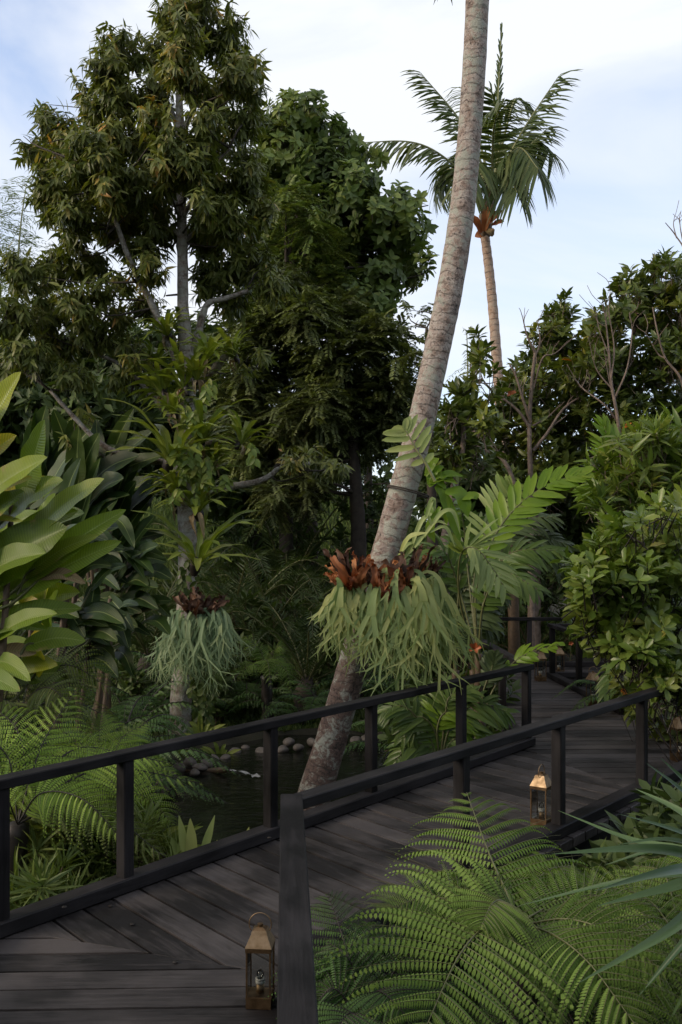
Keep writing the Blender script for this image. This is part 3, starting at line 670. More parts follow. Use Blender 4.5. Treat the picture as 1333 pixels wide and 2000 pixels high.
def make_lantern(label):
    t = thing('lantern', label, 'lantern', (0, 0, 0), 'brass lanterns along the boardwalk'); ORI[t.name] = np.zeros(3)
    w = .047
    mb = MB(); boxm(mb, (-w, -w, 0), (w, w, .038)); boxm(mb, (-w - .0015, -w - .0015, .036), (w + .0015, w + .0015, .040)); mb.build('base', M['brassd'], t, smooth=False)
    mb = MB(); boxm(mb, (-w + .003, -w + .003, .0405), (w - .003, w - .003, .042)); mb.build('floor_plate', M['brass'], t, smooth=False)
    for sx in (-1, 1):
        for sy in (-1, 1):
            mb = MB(); x, y = sx * (w - .003), sy * (w - .003); boxm(mb, (x - .003, y - .003, .0402), (x + .003, y + .003, .209)); mb.build('corner_post', M['brassd'], t, smooth=False)
    for k in range(4):
        mb = MB(); a = k * math.pi / 2; q = w - .004; c, s_ = math.cos(a), math.sin(a)
        V = [(-q, -q), (q, -q)]; V = [(x * c - y * s_, x * s_ + y * c) for x, y in V]
        mb.add([(*V[0], .042), (*V[1], .042), (*V[1], .208), (*V[0], .208)], [(0, 1, 2, 3)]); mb.build('pane', M['glass'], t, smooth=False)
    mb = MB(); boxm(mb, (-w - .002, -w - .002, .208), (w + .002, w + .002, .224)); o = mb.build('eave_band', M['brassd'], t, smooth=False)
    mb = MB(); frus(mb, w + .003, .029, .2245, .272); frus(mb, .0305, .026, .2722, .283); mb.build('roof', M['brass'], t, smooth=False)
    mb = MB(); frus(mb, .025, .013, .2832, .291); lathe(mb, [(.011, .29), (.011, .301), (.0, .302)], 14); mb.build('chimney_cap', M['brassd'], t, smooth=False)
    mb = MB(); a = np.linspace(-.62, math.pi + .62, 30); P = np.stack([.042 * np.cos(a), np.zeros(30), .299 + .042 * np.sin(a)], 1)
    tube(mb, P, .0021, 8); o = mb.build('handle', M['brass'], t)
    mb = MB(); lathe(mb, [(.0, .042), (.016, .0422), (.015, .075), (0, .0752)], 18); lp = mb.build('candle_lamp', M['brass'], t)
    mb = MB(); lathe(mb, [(.012, .0755), (.0185, .079), (.0185, .088), (.017, .089), (.0185, .090), (.0185, .096), (.012, .0965)], 18); sub(mb, 'collar', M['whitebulb'], lp)
    mb = MB(); lathe(mb, [(.006, .097), (.012, .104), (.014, .112), (.011, .121), (.004, .128), (0, .129)], 16); sub(mb, 'bulb', M['glass'], lp)
    return t
L0 = make_lantern('brass lantern standing against the near handrail, the closest one')
L0.location = (-.279, 3.44, .002); L0.rotation_euler = (0, 0, R(-5)); L0.scale = (.92,) * 3
for px, Y, sc, rot, lab in ((1058, 5.60, 1.0, 56, 'brass lantern partly behind the tip of the light green fern'),
                            (1056, 11.40, 1.13, 8, 'small brass lantern at the far corner post, standing outside the rail'),
                            (1092, 11.95, 1.1, 4, 'farthest brass lantern, seen behind the far corner post'),
                            (1159, 9.70, 1.1, 12, 'brass lantern tucked under hanging fern leaves by the far kerb'),
                            (1328, 7.25, 1.08, 12, 'brass lantern half cut off beside the dark bush')):
    p = at(px, 0, Y); dup(L0, (p[0], p[1], .003), (0, 0, R(rot)), sc, lab)
# ------------------------------------------------------------------ big leaning palm and coconut palm behind
reseed(21)
PY = 7.0
def pxpath(pts, Y, n):
    return catmull([at(p[0], p[1], Y + (p[2] if len(p) > 2 else 0)) for p in pts], n)
bp = at(585, 1660, PY)
t = thing('palm_tree', 'thick leaning palm trunk with rough ringed bark rising out of the pond', 'palm tree', bp)
P = pxpath([(560, 1740), (585, 1660), (612, 1560), (640, 1470), (672, 1360), (712, 1220), (752, 1090), (790, 950), (822, 830), (853, 690), (880, 560), (902, 420), (916, 280), (926, 140), (932, 20), (936, -90), (939, -300), (940, -520)], PY, 150)
ypx = HY - (P[:, 2] - CAMH) * FPX / PY
wpx = np.interp(ypx, [-500, 0, 140, 280, 420, 560, 700, 830, 950, 1090, 1220, 1360, 1470, 1560, 1680], [42, 47, 47, 48, 51, 52, 53, 54, 58, 59, 60, 61, 64, 69, 80])
ln = np.arange(150); rad = wpx / 2 * pxm(PY) * .965 * (1 + RG.normal(0, .006, 150))
mb = MB(); tube(mb, P, rad, 28, wob=.012); trunk = mb.build('trunk', M['palmbark'], t)
mb = MB(); a = np.linspace(0, 6.283, 40)
c = at(797, 962, PY); tt_ = nrm(at(822, 830, PY) - at(790, 950, PY)); u = nrm(np.cross(tt_, (0, 1, 0))); v_ = np.cross(tt_, u)
for k in (0, .012): tube(mb, c + tt_ * k + .150 * np.cos(a)[:, None] * u + .150 * np.sin(a)[:, None] * v_, .005, 6, cap=False)
mb.build('wire_band', M['barkd'], t)
top = P[-1]                                              # its crown is above the picture
for k in range(14):
    a = k * 2.4 + .3; d = np.array((math.cos(a), math.sin(a), 0)); e = .9 - .07 * k
    Pf = arc3(top, top + d * 1.2 + Z * (1.0 * e + .3), top + d * 2.4 + Z * (e - .5), 16)
    add_frond(t, palm_frond(Pf, Z, .55, .035, 34, .12, .5, .3, -.1, .25, kind='kite'), M['coco'], M['stalk'])

CY = 22.0
q = pxm(CY)
t = thing('coconut_palm', 'tall slim coconut palm with a feathery crown against the sky', 'palm tree', at(1000, 1120, CY))
P = pxpath([(1004, 1190), (990, 1000), (984, 880), (976, 770), (970, 690), (963, 600), (955, 520), (947, 455), (944, 420)], CY, 80)
mb = MB(); tube(mb, P, np.linspace(12, 8.3, 80) * q * (1 + .05 * np.sin(np.arange(80) * 2.1)), 16); mb.build('trunk', M['farbark'], t)
# crown shaft with ragged dead sheaths
mb = MB(); tube(mb, pxpath([(945, 465), (950, 430), (956, 390), (962, 350)], CY, 10), np.array([9, 13, 15, 14, 13, 12, 11, 10, 9, 8]) * q, 10, wob=.12); mb.build('crownshaft', M['stalkbr'], t)
for px, py, tx, ty, wv in ((940, 455, 915, 415, 7), (945, 440, 980, 410, 8), (950, 430, 968, 395, 6), (950, 430, 930, 385, 7), (940, 460, 928, 462, 8), (950, 450, 962, 462, 8), (960, 440, 985, 432, 5), (946, 452, 948, 400, 9)):
    mb = MB(); P = arc3(at(px, py, CY - .15), at((px + tx) / 2 + 3, (py + ty) / 2 - 3, CY - .25), at(tx, ty, CY - .2), 8)
    blade(mb, P, np.sin(np.linspace(.4, 3.0, 8)) * wv * q, (0, -1, .2), RG.uniform(.2, 1), .3, 5, .25); mb.build('dry_sheath', M['shield'] if RG.random() < .6 else M['deadleaf'], t)
H = lambda x, y, dy=0: at(x, y, CY + dy)
fr = [((958, 385, 0), (830, 285, -.4), (692, 278, -.6), 62, .25), ((962, 370, 0), (905, 245, -.2), (822, 142, -.3), 62, .1),
      ((965, 370, 0), (972, 220, .1), (980, 58, .2), 26, 0), ((962, 365, -.1), (1025, 250, -.5), (1092, 148, -.6), 60, .15),
      ((962, 370, -.2), (1010, 290, -1.2), (1052, 330, -1.9), 70, .5), ((960, 370, .3), (905, 300, 1.2), (862, 330, 1.8), 62, .4),
      ((962, 370, -.2), (965, 250, -1.0), (985, 195, -1.8), 60, .35), ((962, 365, .2), (1000, 210, .8), (1015, 190, 1.6), 62, .3),
      ((960, 370, .2), (925, 230, .9), (900, 170, 1.7), 60, .3), ((962, 372, -.2), (985, 330, -1.1), (1010, 375, -1.8), 62, .6),
      ((960, 372, -.2), (940, 320, -1.2), (905, 350, -2.0), 62, .5), ((962, 370, .3), (1030, 270, 1.2), (1080, 300, 1.8), 62, .4),
      ((962, 370, 0), (1020, 300, .3), (1070, 250, .4), 55, .3), ((960, 370, 0), (880, 330, .2), (850, 370, .3), 55, .45), ((962, 372, -.1), (978, 260, -.3), (960, 180, -.7), 55, .2)]
for a, m, b, ll, gv in fr:
    P = arc3(H(*a), H(*m), H(*b), 26); sp = ll < 40
    up = Z + np.array((0, -.3, 0)) if not sp else np.array((0, -1., 0))
    add_frond(t, palm_frond(P, up, ll * q * 1.12, .062 if not sp else .04, 40 if not sp else 40, .16, .55 if not sp else 1.15, .3, -.25 if not sp else .05, gv, .5, 'strap', (.035, .006), .12, .35, .08, 1), M['coco'], M['stalkp'])

# ------------------------------------------------------------------ epiphyte-laden tree
reseed(31)
TY = 10.4; q = pxm(TY)
t = thing('broadleaf_tree', 'tall slender tree with drooping leaves and many ferns growing on its trunk', 'tree', at(352, 1470, TY))
tp_ = [(350, 1500), (352, 1440), (355, 1350), (364, 1200), (367, 1080), (364, 960), (366, 850), (368, 750), (364, 680), (358, 600), (357, 500), (355, 400), (352, 250), (352, 160), (372, 60), (378, 20)]
P = pxpath(tp_, TY, 90); yp = HY - (P[:, 2] - CAMH) * FPX / TY
rad = np.interp(yp, [20, 160, 250, 400, 600, 700, 850, 1000, 1100, 1300, 1450, 1500], [3, 6, 8.5, 9.5, 11, 15, 16, 17, 18, 20, 22, 27]) * q
tr = MB(); tube(tr, P, rad, 18, wob=.03); trunkP = P
big = [([(352, 720), (335, 680), (300, 600), (255, 510), (215, 400), (190, 330)], 9, 3, -.55), ([(345, 820), (318, 795), (295, 770), (240, 715), (185, 690)], 8, 3, .2),
       ([(350, 910), (325, 903), (260, 895), (200, 868), (150, 820), (98, 762)], 7.5, 3.5, -.25), ([(370, 868), (400, 864), (435, 861), (462, 862)], 8, 5, -.2),
       ([(375, 965), (440, 952), (500, 942), (530, 928), (550, 912), (605, 905)], 8, 3.5, -.1), ([(370, 700), (385, 660), (395, 620), (408, 592), (440, 583), (485, 568)], 9, 4, 0),
       ([(352, 270), (335, 215), (318, 190), (270, 150)], 6, 2, .2), ([(353, 290), (370, 230), (395, 185), (440, 160)], 6, 2, -.2), ([(357, 480), (400, 430), (470, 400)], 5, 2, .3), ([(356, 460), (290, 430), (225, 425)], 5, 2, .1),
       ([(372, 760), (420, 720), (445, 690)], 10, 6, -.2), ([(358, 440), (330, 380), (260, 330)], 5, 2, -.5), ([(355, 430), (400, 350), (450, 290)], 5, 2, -.5)]
bmbs = []
for pts, r0, r1, dy in big:
    Pb = catmull([at(p[0], p[1], TY + dy * k / (len(pts) - 1)) for k, p in enumerate(pts)], 26)
    b_ = MB(); tube(b_, Pb, np.linspace(r0, r1, 26) * q * (1 + RG.normal(0, .05, 26)), 10, wob=.05); bmbs.append(b_)
cl = [(370, 40, 65), (430, 75, 68), (330, 105, 62), (240, 95, 52), (212, 140, 48), (465, 145, 48), (420, 180, 58), (300, 180, 48), (230, 190, 58), (185, 220, 45), (170, 175, 25), (385, 0, 45), (335, 15, 35), (455, 40, 25), (492, 120, 25), (500, 190, 25),
      (110, 250, 48), (78, 300, 40), (150, 290, 62), (230, 275, 66), (300, 290, 58), (410, 285, 52), (470, 240, 50), (480, 310, 40), (95, 215, 22), (65, 290, 22),
      (110, 365, 58), (180, 370, 62), (255, 365, 60), (318, 350, 48), (415, 365, 58), (478, 345, 55), (150, 425, 50), (92, 410, 30), (235, 440, 40), (300, 450, 34), (440, 430, 62), (505, 415, 45), (405, 470, 40),
      (50, 530, 55), (115, 520, 55), (180, 520, 45), (290, 520, 40), (425, 525, 55), (495, 515, 52), (535, 555, 40), (455, 585, 42), (285, 590, 36), (405, 560, 34),
      (25, 620, 58), (90, 610, 58), (155, 595, 52), (55, 690, 50), (120, 672, 48), (20, 720, 45), (185, 655, 42), (222, 615, 38), (250, 680, 32), (145, 735, 36), (232, 735, 28), (285, 745, 26), (205, 570, 30), (240, 555, 26),
      (165, 812, 16), (142, 860, 14), (175, 880, 12), (270, 700, 24), (255, 420, 40), (200, 440, 40), (310, 405, 36), (330, 450, 30), (290, 480, 34), (420, 410, 50), (395, 450, 32), (150, 470, 36), (240, 480, 32), (470, 470, 40), (580, 900, 30), (625, 895, 34), (655, 915, 26), (480, 720, 16), (515, 690, 18)]
cl = [(x, y, r * .90, RG.uniform(-.5, .5)) for x, y, r in cl] + [(x, y, r, -.75) for x, y, r in ((362, 70, 34), (352, 130, 40), (345, 310, 46), (368, 330, 34), (335, 265, 30), (372, 160, 34), (330, 340, 36), (385, 345, 30), (300, 230, 34), (390, 300, 36), (400, 240, 34), (400, 400, 24), (200, 330, 44), (180, 290, 44), (215, 375, 34), (150, 330, 34))]
lf = MB(); tw_ = MB(); crown(lf, cl, TY, .36, 62, 'tuft', .12, .032, 11, 'lance', tw_, .14, .08, twl=.22, flat=.78)
tr.build('trunk', M['treebark'], t)
for c_ in cl:
    br = MB(); limbs(br, np.vstack([trunkP[25:]] + [b_.V[0][::10] for b_ in bmbs]), [c_], TY, .013, 5); br.build('branch', M['barkd'], t)
for b_ in bmbs: b_.build('bough', M['bough'], t)
cr_ = lf.build('crown', M['droop'], t); sub(tw_, 'twig', M['barkd'], cr_)

# ------------------------------------------------------------------ trees behind
def simple_tree(name, label, base, tpts, r0, r1, Y, clumps, dy, dens, style, L, W, m, kind, leafm, barkm, lim=.03, group='trees behind the pond', sd=1, tdy=.5, **kw):
    reseed(sd)
    t = thing(name, label, 'tree', at(*base, Y), group)
    tr = MB(); P = pxpath(tpts, Y, 40); Pg = rooted(P); ORI[t.name] = Pg[0] + Z * .15; t.location = tuple(ORI[t.name]); tube(tr, Pg, np.concatenate([np.full(len(Pg) - 40, r0 * 1.1), np.linspace(r0, r1, 40)]), 12, wob=.04)
    clumps = [(c[0], c[1], c[2], (c[3] if len(c) > 3 else RG.uniform(-tdy, tdy))) for c in clumps]
    lf = MB(); crown(lf, clumps, Y, dy, dens, style, L, W, m, kind, tr, **kw)
    limbs(tr, P[8:], clumps, Y, lim, 5)
    tr.build('trunk', M[barkm], t); lf.build('crown', M[leafm], t)
    return t
simple_tree('broadleaf_tree', 'rounded dark green tree with large leaves behind the slender fern-covered tree', (600, 1000), [(600, 1010), (605, 850), (610, 700), (615, 550), (620, 430)], .17, .05, 16.5,
    [(560, 240, 42), (605, 245, 46), (645, 285, 46), (560, 305, 55), (685, 322, 42), (620, 350, 65), (690, 385, 52), (715, 370, 34), (732, 430, 50), (787, 440, 40), (765, 488, 45), (812, 480, 24), (700, 495, 66), (640, 450, 66), (745, 555, 45), (795, 530, 34), (822, 520, 16), (835, 525, 9), (828, 462, 11), (815, 408, 10), (742, 318, 12), (660, 248, 12), (700, 300, 12), (575, 205, 12), (545, 215, 10), (618, 215, 9), (760, 620, 16), (715, 640, 14), (690, 590, 56), (620, 540, 56),
     (560, 400, 62), (540, 480, 60), (525, 262, 34), (800, 410, 18), (770, 400, 22), (740, 610, 24), (700, 440, 45), (655, 350, 40), (590, 620, 50), (520, 560, 50), (500, 350, 50)], .8, 70, 'broad', .15, .08, 9, 'leaf', 'back', 'barkd', .035, sd=41, cv=.1)
simple_tree('feathery_tree', 'dusky tree with tiny dark leaflets standing in front of the rounded tree', (690, 1020), [(700, 1030), (695, 950), (690, 850), (680, 760), (660, 650)], .11, .04, 14.5,
    [(640, 690, 66), (715, 680, 62), (600, 615, 60), (545, 690, 62), (755, 755, 52), (795, 705, 34), (700, 790, 60), (620, 790, 62), (560, 820, 55), (500, 750, 55), (745, 835, 42), (785, 655, 30), (800, 760, 26), (480, 650, 50), (660, 850, 48), (720, 870, 36), (600, 870, 50), (520, 860, 46), (770, 800, 34), (680, 620, 52), (735, 640, 36), (800, 820, 26), (520, 620, 50), (470, 720, 50), (450, 800, 50), (600, 740, 60), (680, 750, 56), (560, 560, 50), (600, 900, 50), (540, 920, 46), (470, 880, 46), (600, 950, 46), (540, 970, 44)], .7, 120, 'pinnate', .070, .034, 26, 'kite', 'fine', 'barkd', .035, sd=42, twl=.34)
simple_tree('feathery_tree', 'olive tree with fine sprays between the slender tree and the rounded tree', (560, 1000), [(560, 1010), (560, 850), (555, 700), (560, 520)], .1, .04, 15.2,
    [(560, 400, 48), (600, 440, 52), (530, 440, 48), (570, 500, 58), (640, 480, 44), (510, 520, 50), (620, 545, 48), (540, 580, 54), (500, 610, 45), (650, 560, 36), (585, 370, 24), (610, 390, 26)], .6, 60, 'pinnate', .075, .03, 26, 'kite', 'back', 'barkd', .03, sd=43, twl=.38, var0=.62)
simple_tree('small_tree', 'lone leafy spray of a dark tree seen against the sky beside the leaning trunk', (835, 1010), [(845, 1020), (842, 900), (838, 780), (834, 700), (834, 640)], .07, .02, 13.5,
    [(838, 600, 17), (828, 625, 16), (845, 640, 16), (840, 690, 16), (825, 660, 12), (800, 690, 16), (780, 700, 14), (850, 755, 22), (835, 810, 26), (850, 870, 34), (800, 600, 10), (790, 590, 10)], .2, 46, 'pinnate', .075, .036, 16, 'kite', 'fine', 'barkd', .012, sd=44, twl=.25)
# bamboo far left
for k, (lab, cl_, tp2) in enumerate((('pale feathery bamboo clump in the distance, beside the slender tree', [(20, 380, 26), (45, 360, 20), (10, 430, 30), (50, 420, 26), (75, 400, 14), (25, 480, 36), (60, 470, 28), (10, 540, 40), (45, 545, 40), (20, 600, 42), (60, 610, 40), (85, 560, 30), (10, 660, 44), (60, 680, 44), (100, 640, 40), (-30, 420, 40), (-40, 520, 50)], [(10, 1000), (20, 800), (30, 600), (40, 450), (52, 360)]),
                                     ('wispy thin bamboo stems in the gap between the two palm trunks', [(910, 650, 10), (915, 690, 13), (905, 720, 13), (920, 745, 14), (900, 770, 18), (930, 770, 18), (915, 800, 24), (945, 790, 16), (890, 830, 26), (860, 800, 16)], [(905, 1000), (908, 900), (912, 800), (914, 720), (912, 645)]))):
    simple_tree('bamboo', lab, (tp2[0][0], 1000), tp2, .05, .01, 24, cl_, .5, 40 if k == 0 else 22, 'pinnate', .17, .02, 12, 'kite', 'bamboo', 'stalkp', .012, 'distant bamboo', 45 + k, twl=.5)
# dark wood closing the view low down
wood = [('broadleaf_tree', 'dense shadowy tree behind the paddle-leaved clumps', 60, 1020, 15, [(40, 800, 75), (110, 830, 75), (180, 800, 75), (60, 900, 80), (160, 900, 80), (-40, 820, 90), (-30, 920, 90), (-10, 720, 70), (90, 720, 60)]),
        ('broadleaf_tree', 'dense shadowy tree left of the trunk that carries ferns', 260, 1020, 16.5, [(230, 830, 70), (300, 820, 70), (260, 900, 80), (330, 900, 80), (200, 930, 75), (290, 760, 60), (220, 750, 60), (390, 830, 60), (180, 690, 60), (300, 680, 55), (410, 740, 50), (410, 660, 40)]),
        ('broadleaf_tree', 'dense low tree between the fern-covered trunk and the leaning palm', 500, 1020, 18, [(430, 880, 70), (500, 890, 70), (570, 900, 60), (460, 960, 70), (540, 970, 70), (450, 800, 55), (520, 820, 55), (620, 930, 55), (640, 880, 45)]),
        ('broadleaf_tree', 'low dark tree on the slope under the feathery tree', 720, 1000, 22, [(690, 850, 36), (740, 850, 36), (790, 850, 40), (650, 860, 44), (830, 870, 46), (840, 930, 50)]),
        ('broadleaf_tree', 'dark tree behind the transverse railing', 1010, 1060, 17, [(930, 960, 70), (1010, 970, 70), (1090, 970, 70), (960, 1050, 60), (1050, 1050, 70), (880, 1000, 60), (1130, 1050, 70), (870, 920, 50), (960, 1130, 50), (1060, 1130, 60)]),
        ('broadleaf_tree', 'dark tree behind the light green bush', 1250, 1080, 16, [(1170, 960, 70), (1240, 950, 75), (1320, 960, 75), (1180, 1050, 75), (1260, 1050, 75), (1340, 1050, 80), (1220, 880, 60), (1330, 880, 70), (1200, 1140, 70), (1300, 1140, 70)])]
for k, (nm, lab, bx, by, Y, cl_) in enumerate(wood):
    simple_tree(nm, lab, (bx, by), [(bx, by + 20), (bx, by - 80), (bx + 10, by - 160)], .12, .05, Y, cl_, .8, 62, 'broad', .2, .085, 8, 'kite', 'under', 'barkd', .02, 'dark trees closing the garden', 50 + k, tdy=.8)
# leathery-leaved trees on the right with bare boughs
simple_tree('evergreen_tree', 'leathery-leaved evergreen with upright leaf rosettes rising over the light green bush', (1230, 1060), [(1235, 1080), (1232, 950), (1228, 850), (1225, 760), (1240, 640)], .11, .03, 13.7,
    [(1180, 650, 40), (1160, 640, 24), (1228, 585, 40), (1290, 545, 36), (1262, 620, 52), (1320, 615, 50), (1200, 700, 56), (1298, 695, 56), (1240, 770, 58), (1320, 785, 52), (1180, 800, 55), (1232, 545, 20), (1285, 515, 18), (1250, 560, 20), (1330, 560, 34), (1200, 615, 24), (1140, 720, 48), (1290, 850, 56), (1220, 860, 54), (1345, 700, 50), (1345, 850, 50)], .5, 44, 'whorl', .155, .06, 10, 'leaf', 'whorl', 'twig', .012, 'leathery evergreens along the far bank', 61, tdy=.45)
simple_tree('evergreen_tree', 'leathery-leaved evergreen in front of the slim coconut palm trunk', (1050, 1060), [(1045, 1080), (1042, 950), (1040, 850), (1042, 760)], .08, .03, 14.2,
    [(1092, 600, 18), (1075, 622, 20), (1105, 625, 20), (1060, 650, 22), (1085, 655, 34), (1050, 700, 36), (1105, 690, 40), (1010, 740, 34), (1060, 760, 46), (1110, 755, 46), (1000, 800, 42), (1050, 830, 48), (1120, 820, 48), (960, 820, 40), (1000, 870, 46), (1070, 890, 48), (1130, 880, 48), (940, 870, 40), (1000, 940, 46), (1080, 950, 46), (1005, 740, 16), (1150, 680, 30), (1150, 940, 44)], .5, 44, 'whorl', .155, .06, 10, 'leaf', 'whorl', 'twig', .010, 'leathery evergreens along the far bank', 62, tdy=.4)
simple_tree('evergreen_tree', 'small evergreen with sparse sprigs against the sky beside the leaning palm', (880, 1020), [(870, 1050), (888, 950), (905, 870), (905, 800), (925, 730)], .05, .012, 10.6,
    [(942, 675, 14), (925, 690, 15), (950, 690, 13), (935, 712, 15), (955, 735, 12), (925, 735, 14), (905, 760, 16), (890, 770, 18), (880, 800, 26), (915, 800, 26), (945, 830, 26), (890, 845, 34), (930, 880, 36), (880, 900, 34), (960, 770, 14), (940, 655, 8)], .28, 38, 'whorl', .14, .055, 9, 'leaf', 'whorl', 'twig', .01, 'leathery evergreens along the far bank', 63, tdy=.25)
simple_tree('broadleaf_tree', 'hazy rounded treetop beyond the evergreens', (1330, 900), [(1330, 900), (1330, 760), (1328, 620)], .2, .05, 26, [(1330, 510, 30), (1312, 525, 20), (1345, 540, 40), (1330, 600, 50), (1370, 580, 50)], .6, 30, 'broad', .2, .12, 8, 'kite', 'back', 'barkd', .03, 'trees behind the pond', 64)
def bare(label, Y, paths, base):
    t = thing('bare_tree', label, 'tree', at(*base, Y), 'bare branching trees among the evergreens')
    for k, (pts, r0, r1) in enumerate(paths):
        mb = MB(); Pb = catmull([at(p[0], p[1], Y + (p[2] if len(p) > 2 else 0) + (0 if i == 0 else RG.uniform(-.06, .06))) for i, p in enumerate(pts)], 6 * len(pts))
        nP = len(Pb); Pr = rooted(Pb) if k == 0 else Pb
        if k == 0: ORI[t.name] = Pr[0] + Z * .15; t.location = tuple(ORI[t.name])
        tube(mb, Pr, np.concatenate([np.full(len(Pr) - nP, r0), np.linspace(r0, r1, nP)]) * pxm(Y) * .74, 8, wob=.05)
        if k:
            for _ in range(3):
                i0 = RG.integers(len(Pb) // 3, len(Pb)); e = Pb[i0] + nrm(rdir(1)[0] * [1, .5, .6] + Z * .7 + (Pb[-1] - Pb[0]) * .6) * RG.uniform(.1, .3)
                tube(mb, catmull([Pb[i0], (Pb[i0] + e) / 2 + RG.normal(0, .02, 3), e], 6), np.linspace(r1 * .8, .5, 6) * pxm(Y), 5, cap=False)
        mb.build('trunk' if k == 0 else 'bough', M['twig'], t)
bare('bare pinkish tree forking into many boughs above the bright palm frond', 13.4, [([(1037, 1080), (1037, 960), (1035, 870), (1035, 820), (1040, 740), (1046, 690)], 8, 4), ([(1046, 690), (1030, 655), (1020, 615)], 3.5, 1), ([(1043, 700), (1055, 670), (1050, 625)], 3.5, 1),
    ([(1035, 835), (1010, 800), (960, 760), (940, 738)], 4.5, 1.6), ([(1037, 825), (1022, 780), (1008, 735), (996, 712)], 4.5, 2), ([(1042, 880), (1070, 845), (1100, 800), (1138, 772)], 5, 2.5), ([(1040, 832), (1070, 815), (1095, 790)], 3, 1.2), ([(1042, 760), (1060, 700), (1085, 690), (1125, 655)], 3, 1)], (1037, 1100))
bare('bare tree leaning over the palms, its boughs pointing towards the leaning trunk', 13.1, [([(1040, 1080), (1000, 930), (965, 880), (930, 850), (905, 820)], 6.5, 3.5), ([(960, 885), (930, 872), (884, 868)], 4, 2), ([(905, 820), (880, 800), (868, 770)], 2.6, 1), ([(930, 850), (915, 815), (912, 790)], 3, 1.2)], (1040, 1100))
bare('thin bare tree spreading like a broom in front of the tall evergreen', 10.4, [([(1220, 1050), (1215, 900), (1207, 820), (1195, 750), (1190, 690)], 6, 3), ([(1190, 690), (1183, 620), (1176, 580)], 2.6, .8), ([(1194, 740), (1200, 680), (1190, 610), (1192, 570)], 2.6, .8), ([(1200, 780), (1225, 720), (1235, 650), (1230, 610)], 2.8, .8), ([(1208, 825), (1180, 790), (1135, 755), (1108, 712)], 3, 1), ([(1196, 760), (1165, 720), (1150, 660)], 2.4, .8), ([(1192, 700), (1170, 640), (1166, 610)], 2, .7), ([(1204, 800), (1190, 740), (1180, 680)], 2.6, .8)], (1220, 1080))
bare('bare bough bending down past the tall evergreen', 10.2, [([(1345, 1000), (1340, 850), (1333, 748), (1300, 700), (1285, 650), (1275, 600)], 5, 1.4), ([(1300, 700), (1285, 690), (1262, 650)], 2.2, .8)], (1345, 1020))
bare('leafless twigs reaching into the sky above the hazy treetop', 14, [([(1350, 800), (1345, 600), (1340, 500), (1320, 460), (1300, 435)], 4, 1), ([(1340, 500), (1330, 450), (1328, 425)], 2, .7), ([(1322, 465), (1316, 440), (1318, 422)], 1.6, .6)], (1350, 900))
# ------------------------------------------------------------------ epiphytes
reseed(71)
def nest_fern(label, n=15, L=.5, w=.042, up=.9, droop=.5, dead=True, group=None, half=None):
    t = thing('bird_nest_fern', label, 'fern', (0, 0, 0), group); ORI[t.name] = np.zeros(3)
    for k in range(n):
        a = k * 2.399 + RG.normal(0, .2); e = up * (1.15 - .85 * k / n) + RG.normal(0, .06)
        d = np.array((math.cos(a), math.sin(a), 0)); l = L * RG.uniform(.8, 1.1)
        P = catmull([d * .02, d * l * .25 + Z * l * .42 * e, d * l * .58 + Z * l * (.72 * e - .05), d * l * .95 + Z * l * (.85 * e - droop * .45)], 16)
        s = np.linspace(0, 1, 16); ww = w * (np.minimum(1, .25 + 2.0 * s) * np.clip(1 - ((s - .6) / .42).clip(0) ** 2.2, .03, 1))
        mb = MB(); blade(mb, P, ww, Z - d * .5, RG.uniform(.25, .8), .22, 5, .16); mb.build('frond', M['nest'], t)
    if dead:
        for k in range(4):
            a = RG.uniform(0, 6.28); d = np.array((math.cos(a), math.sin(a), 0)); l = L * RG.uniform(.3, .5)
            mb = MB(); blade(mb, catmull([d * .03, d * .07 - Z * l * .3, d * .06 - Z * l], 8), np.array([.3, .8, 1, 1, .9, .8, .5, .1]) * w * .7, d, RG.random(), .5, 5, .4); mb.build('dead_frond', M['deadleaf'], t)
    mb = MB(); tube(mb, np.array([(0, .03, -.08), (0, .03, -.03), (0, .02, .05)]), [.02, .038, .03], 10, wob=.3); mb.build('root_ball', M['stalkd'], t)
    return t
GN = "bird's nest ferns on the tree trunk"
nests = [(355, 660, .75, .3, 'small upright bird nest fern, topmost on the pale trunk'), (405, 700, .85, -.3, 'bird nest fern with hanging dead leaves right of the bare trunk fork'), (458, 700, .7, -.1, 'bird nest fern perched on the stub with dangling brown roots'),
         (305, 712, .75, .35, 'dark bird nest fern behind the sloping bough'), (360, 760, .85, -.25, 'bird nest fern in the middle of the crowded trunk, under the fork'), (340, 808, .8, -.2, 'bird nest fern just above the two largest ones'),
         (390, 868, 1.15, -.25, 'large bird nest fern above the short stump bough'), (335, 905, 1.35, -.3, 'largest bird nest fern with long strap leaves spreading over the curved bough'), (470, 868, .7, -.25, 'bird nest fern at the tip of the stump bough'),
         (388, 1000, 1.1, -.25, 'feathery bird nest fern below the hanging light green leaves'), (385, 1105, 1.3, -.3, 'wide open bird nest fern, lowest on the trunk above the grey staghorn'), (420, 900, .7, -.2, 'small bird nest fern beside the hanging light green leaves'), (350, 990, .9, .3, 'dark bird nest fern behind the trunk above the lowest one'),
         (328, 655, .8, -.1, 'bird nest fern tucked between the sloping bough and the pale trunk'), (385, 742, .85, -.3, 'bird nest fern just right of the trunk, level with the first hanging leaves'), (318, 770, .8, -.1, 'bird nest fern by the upper dark bough left of the trunk'), (405, 935, .85, -.25, 'bird nest fern over the bent right bough near the trunk'), (345, 960, .8, -.3, 'bird nest fern left of the trunk under the curved bough')]
F0 = F1 = None
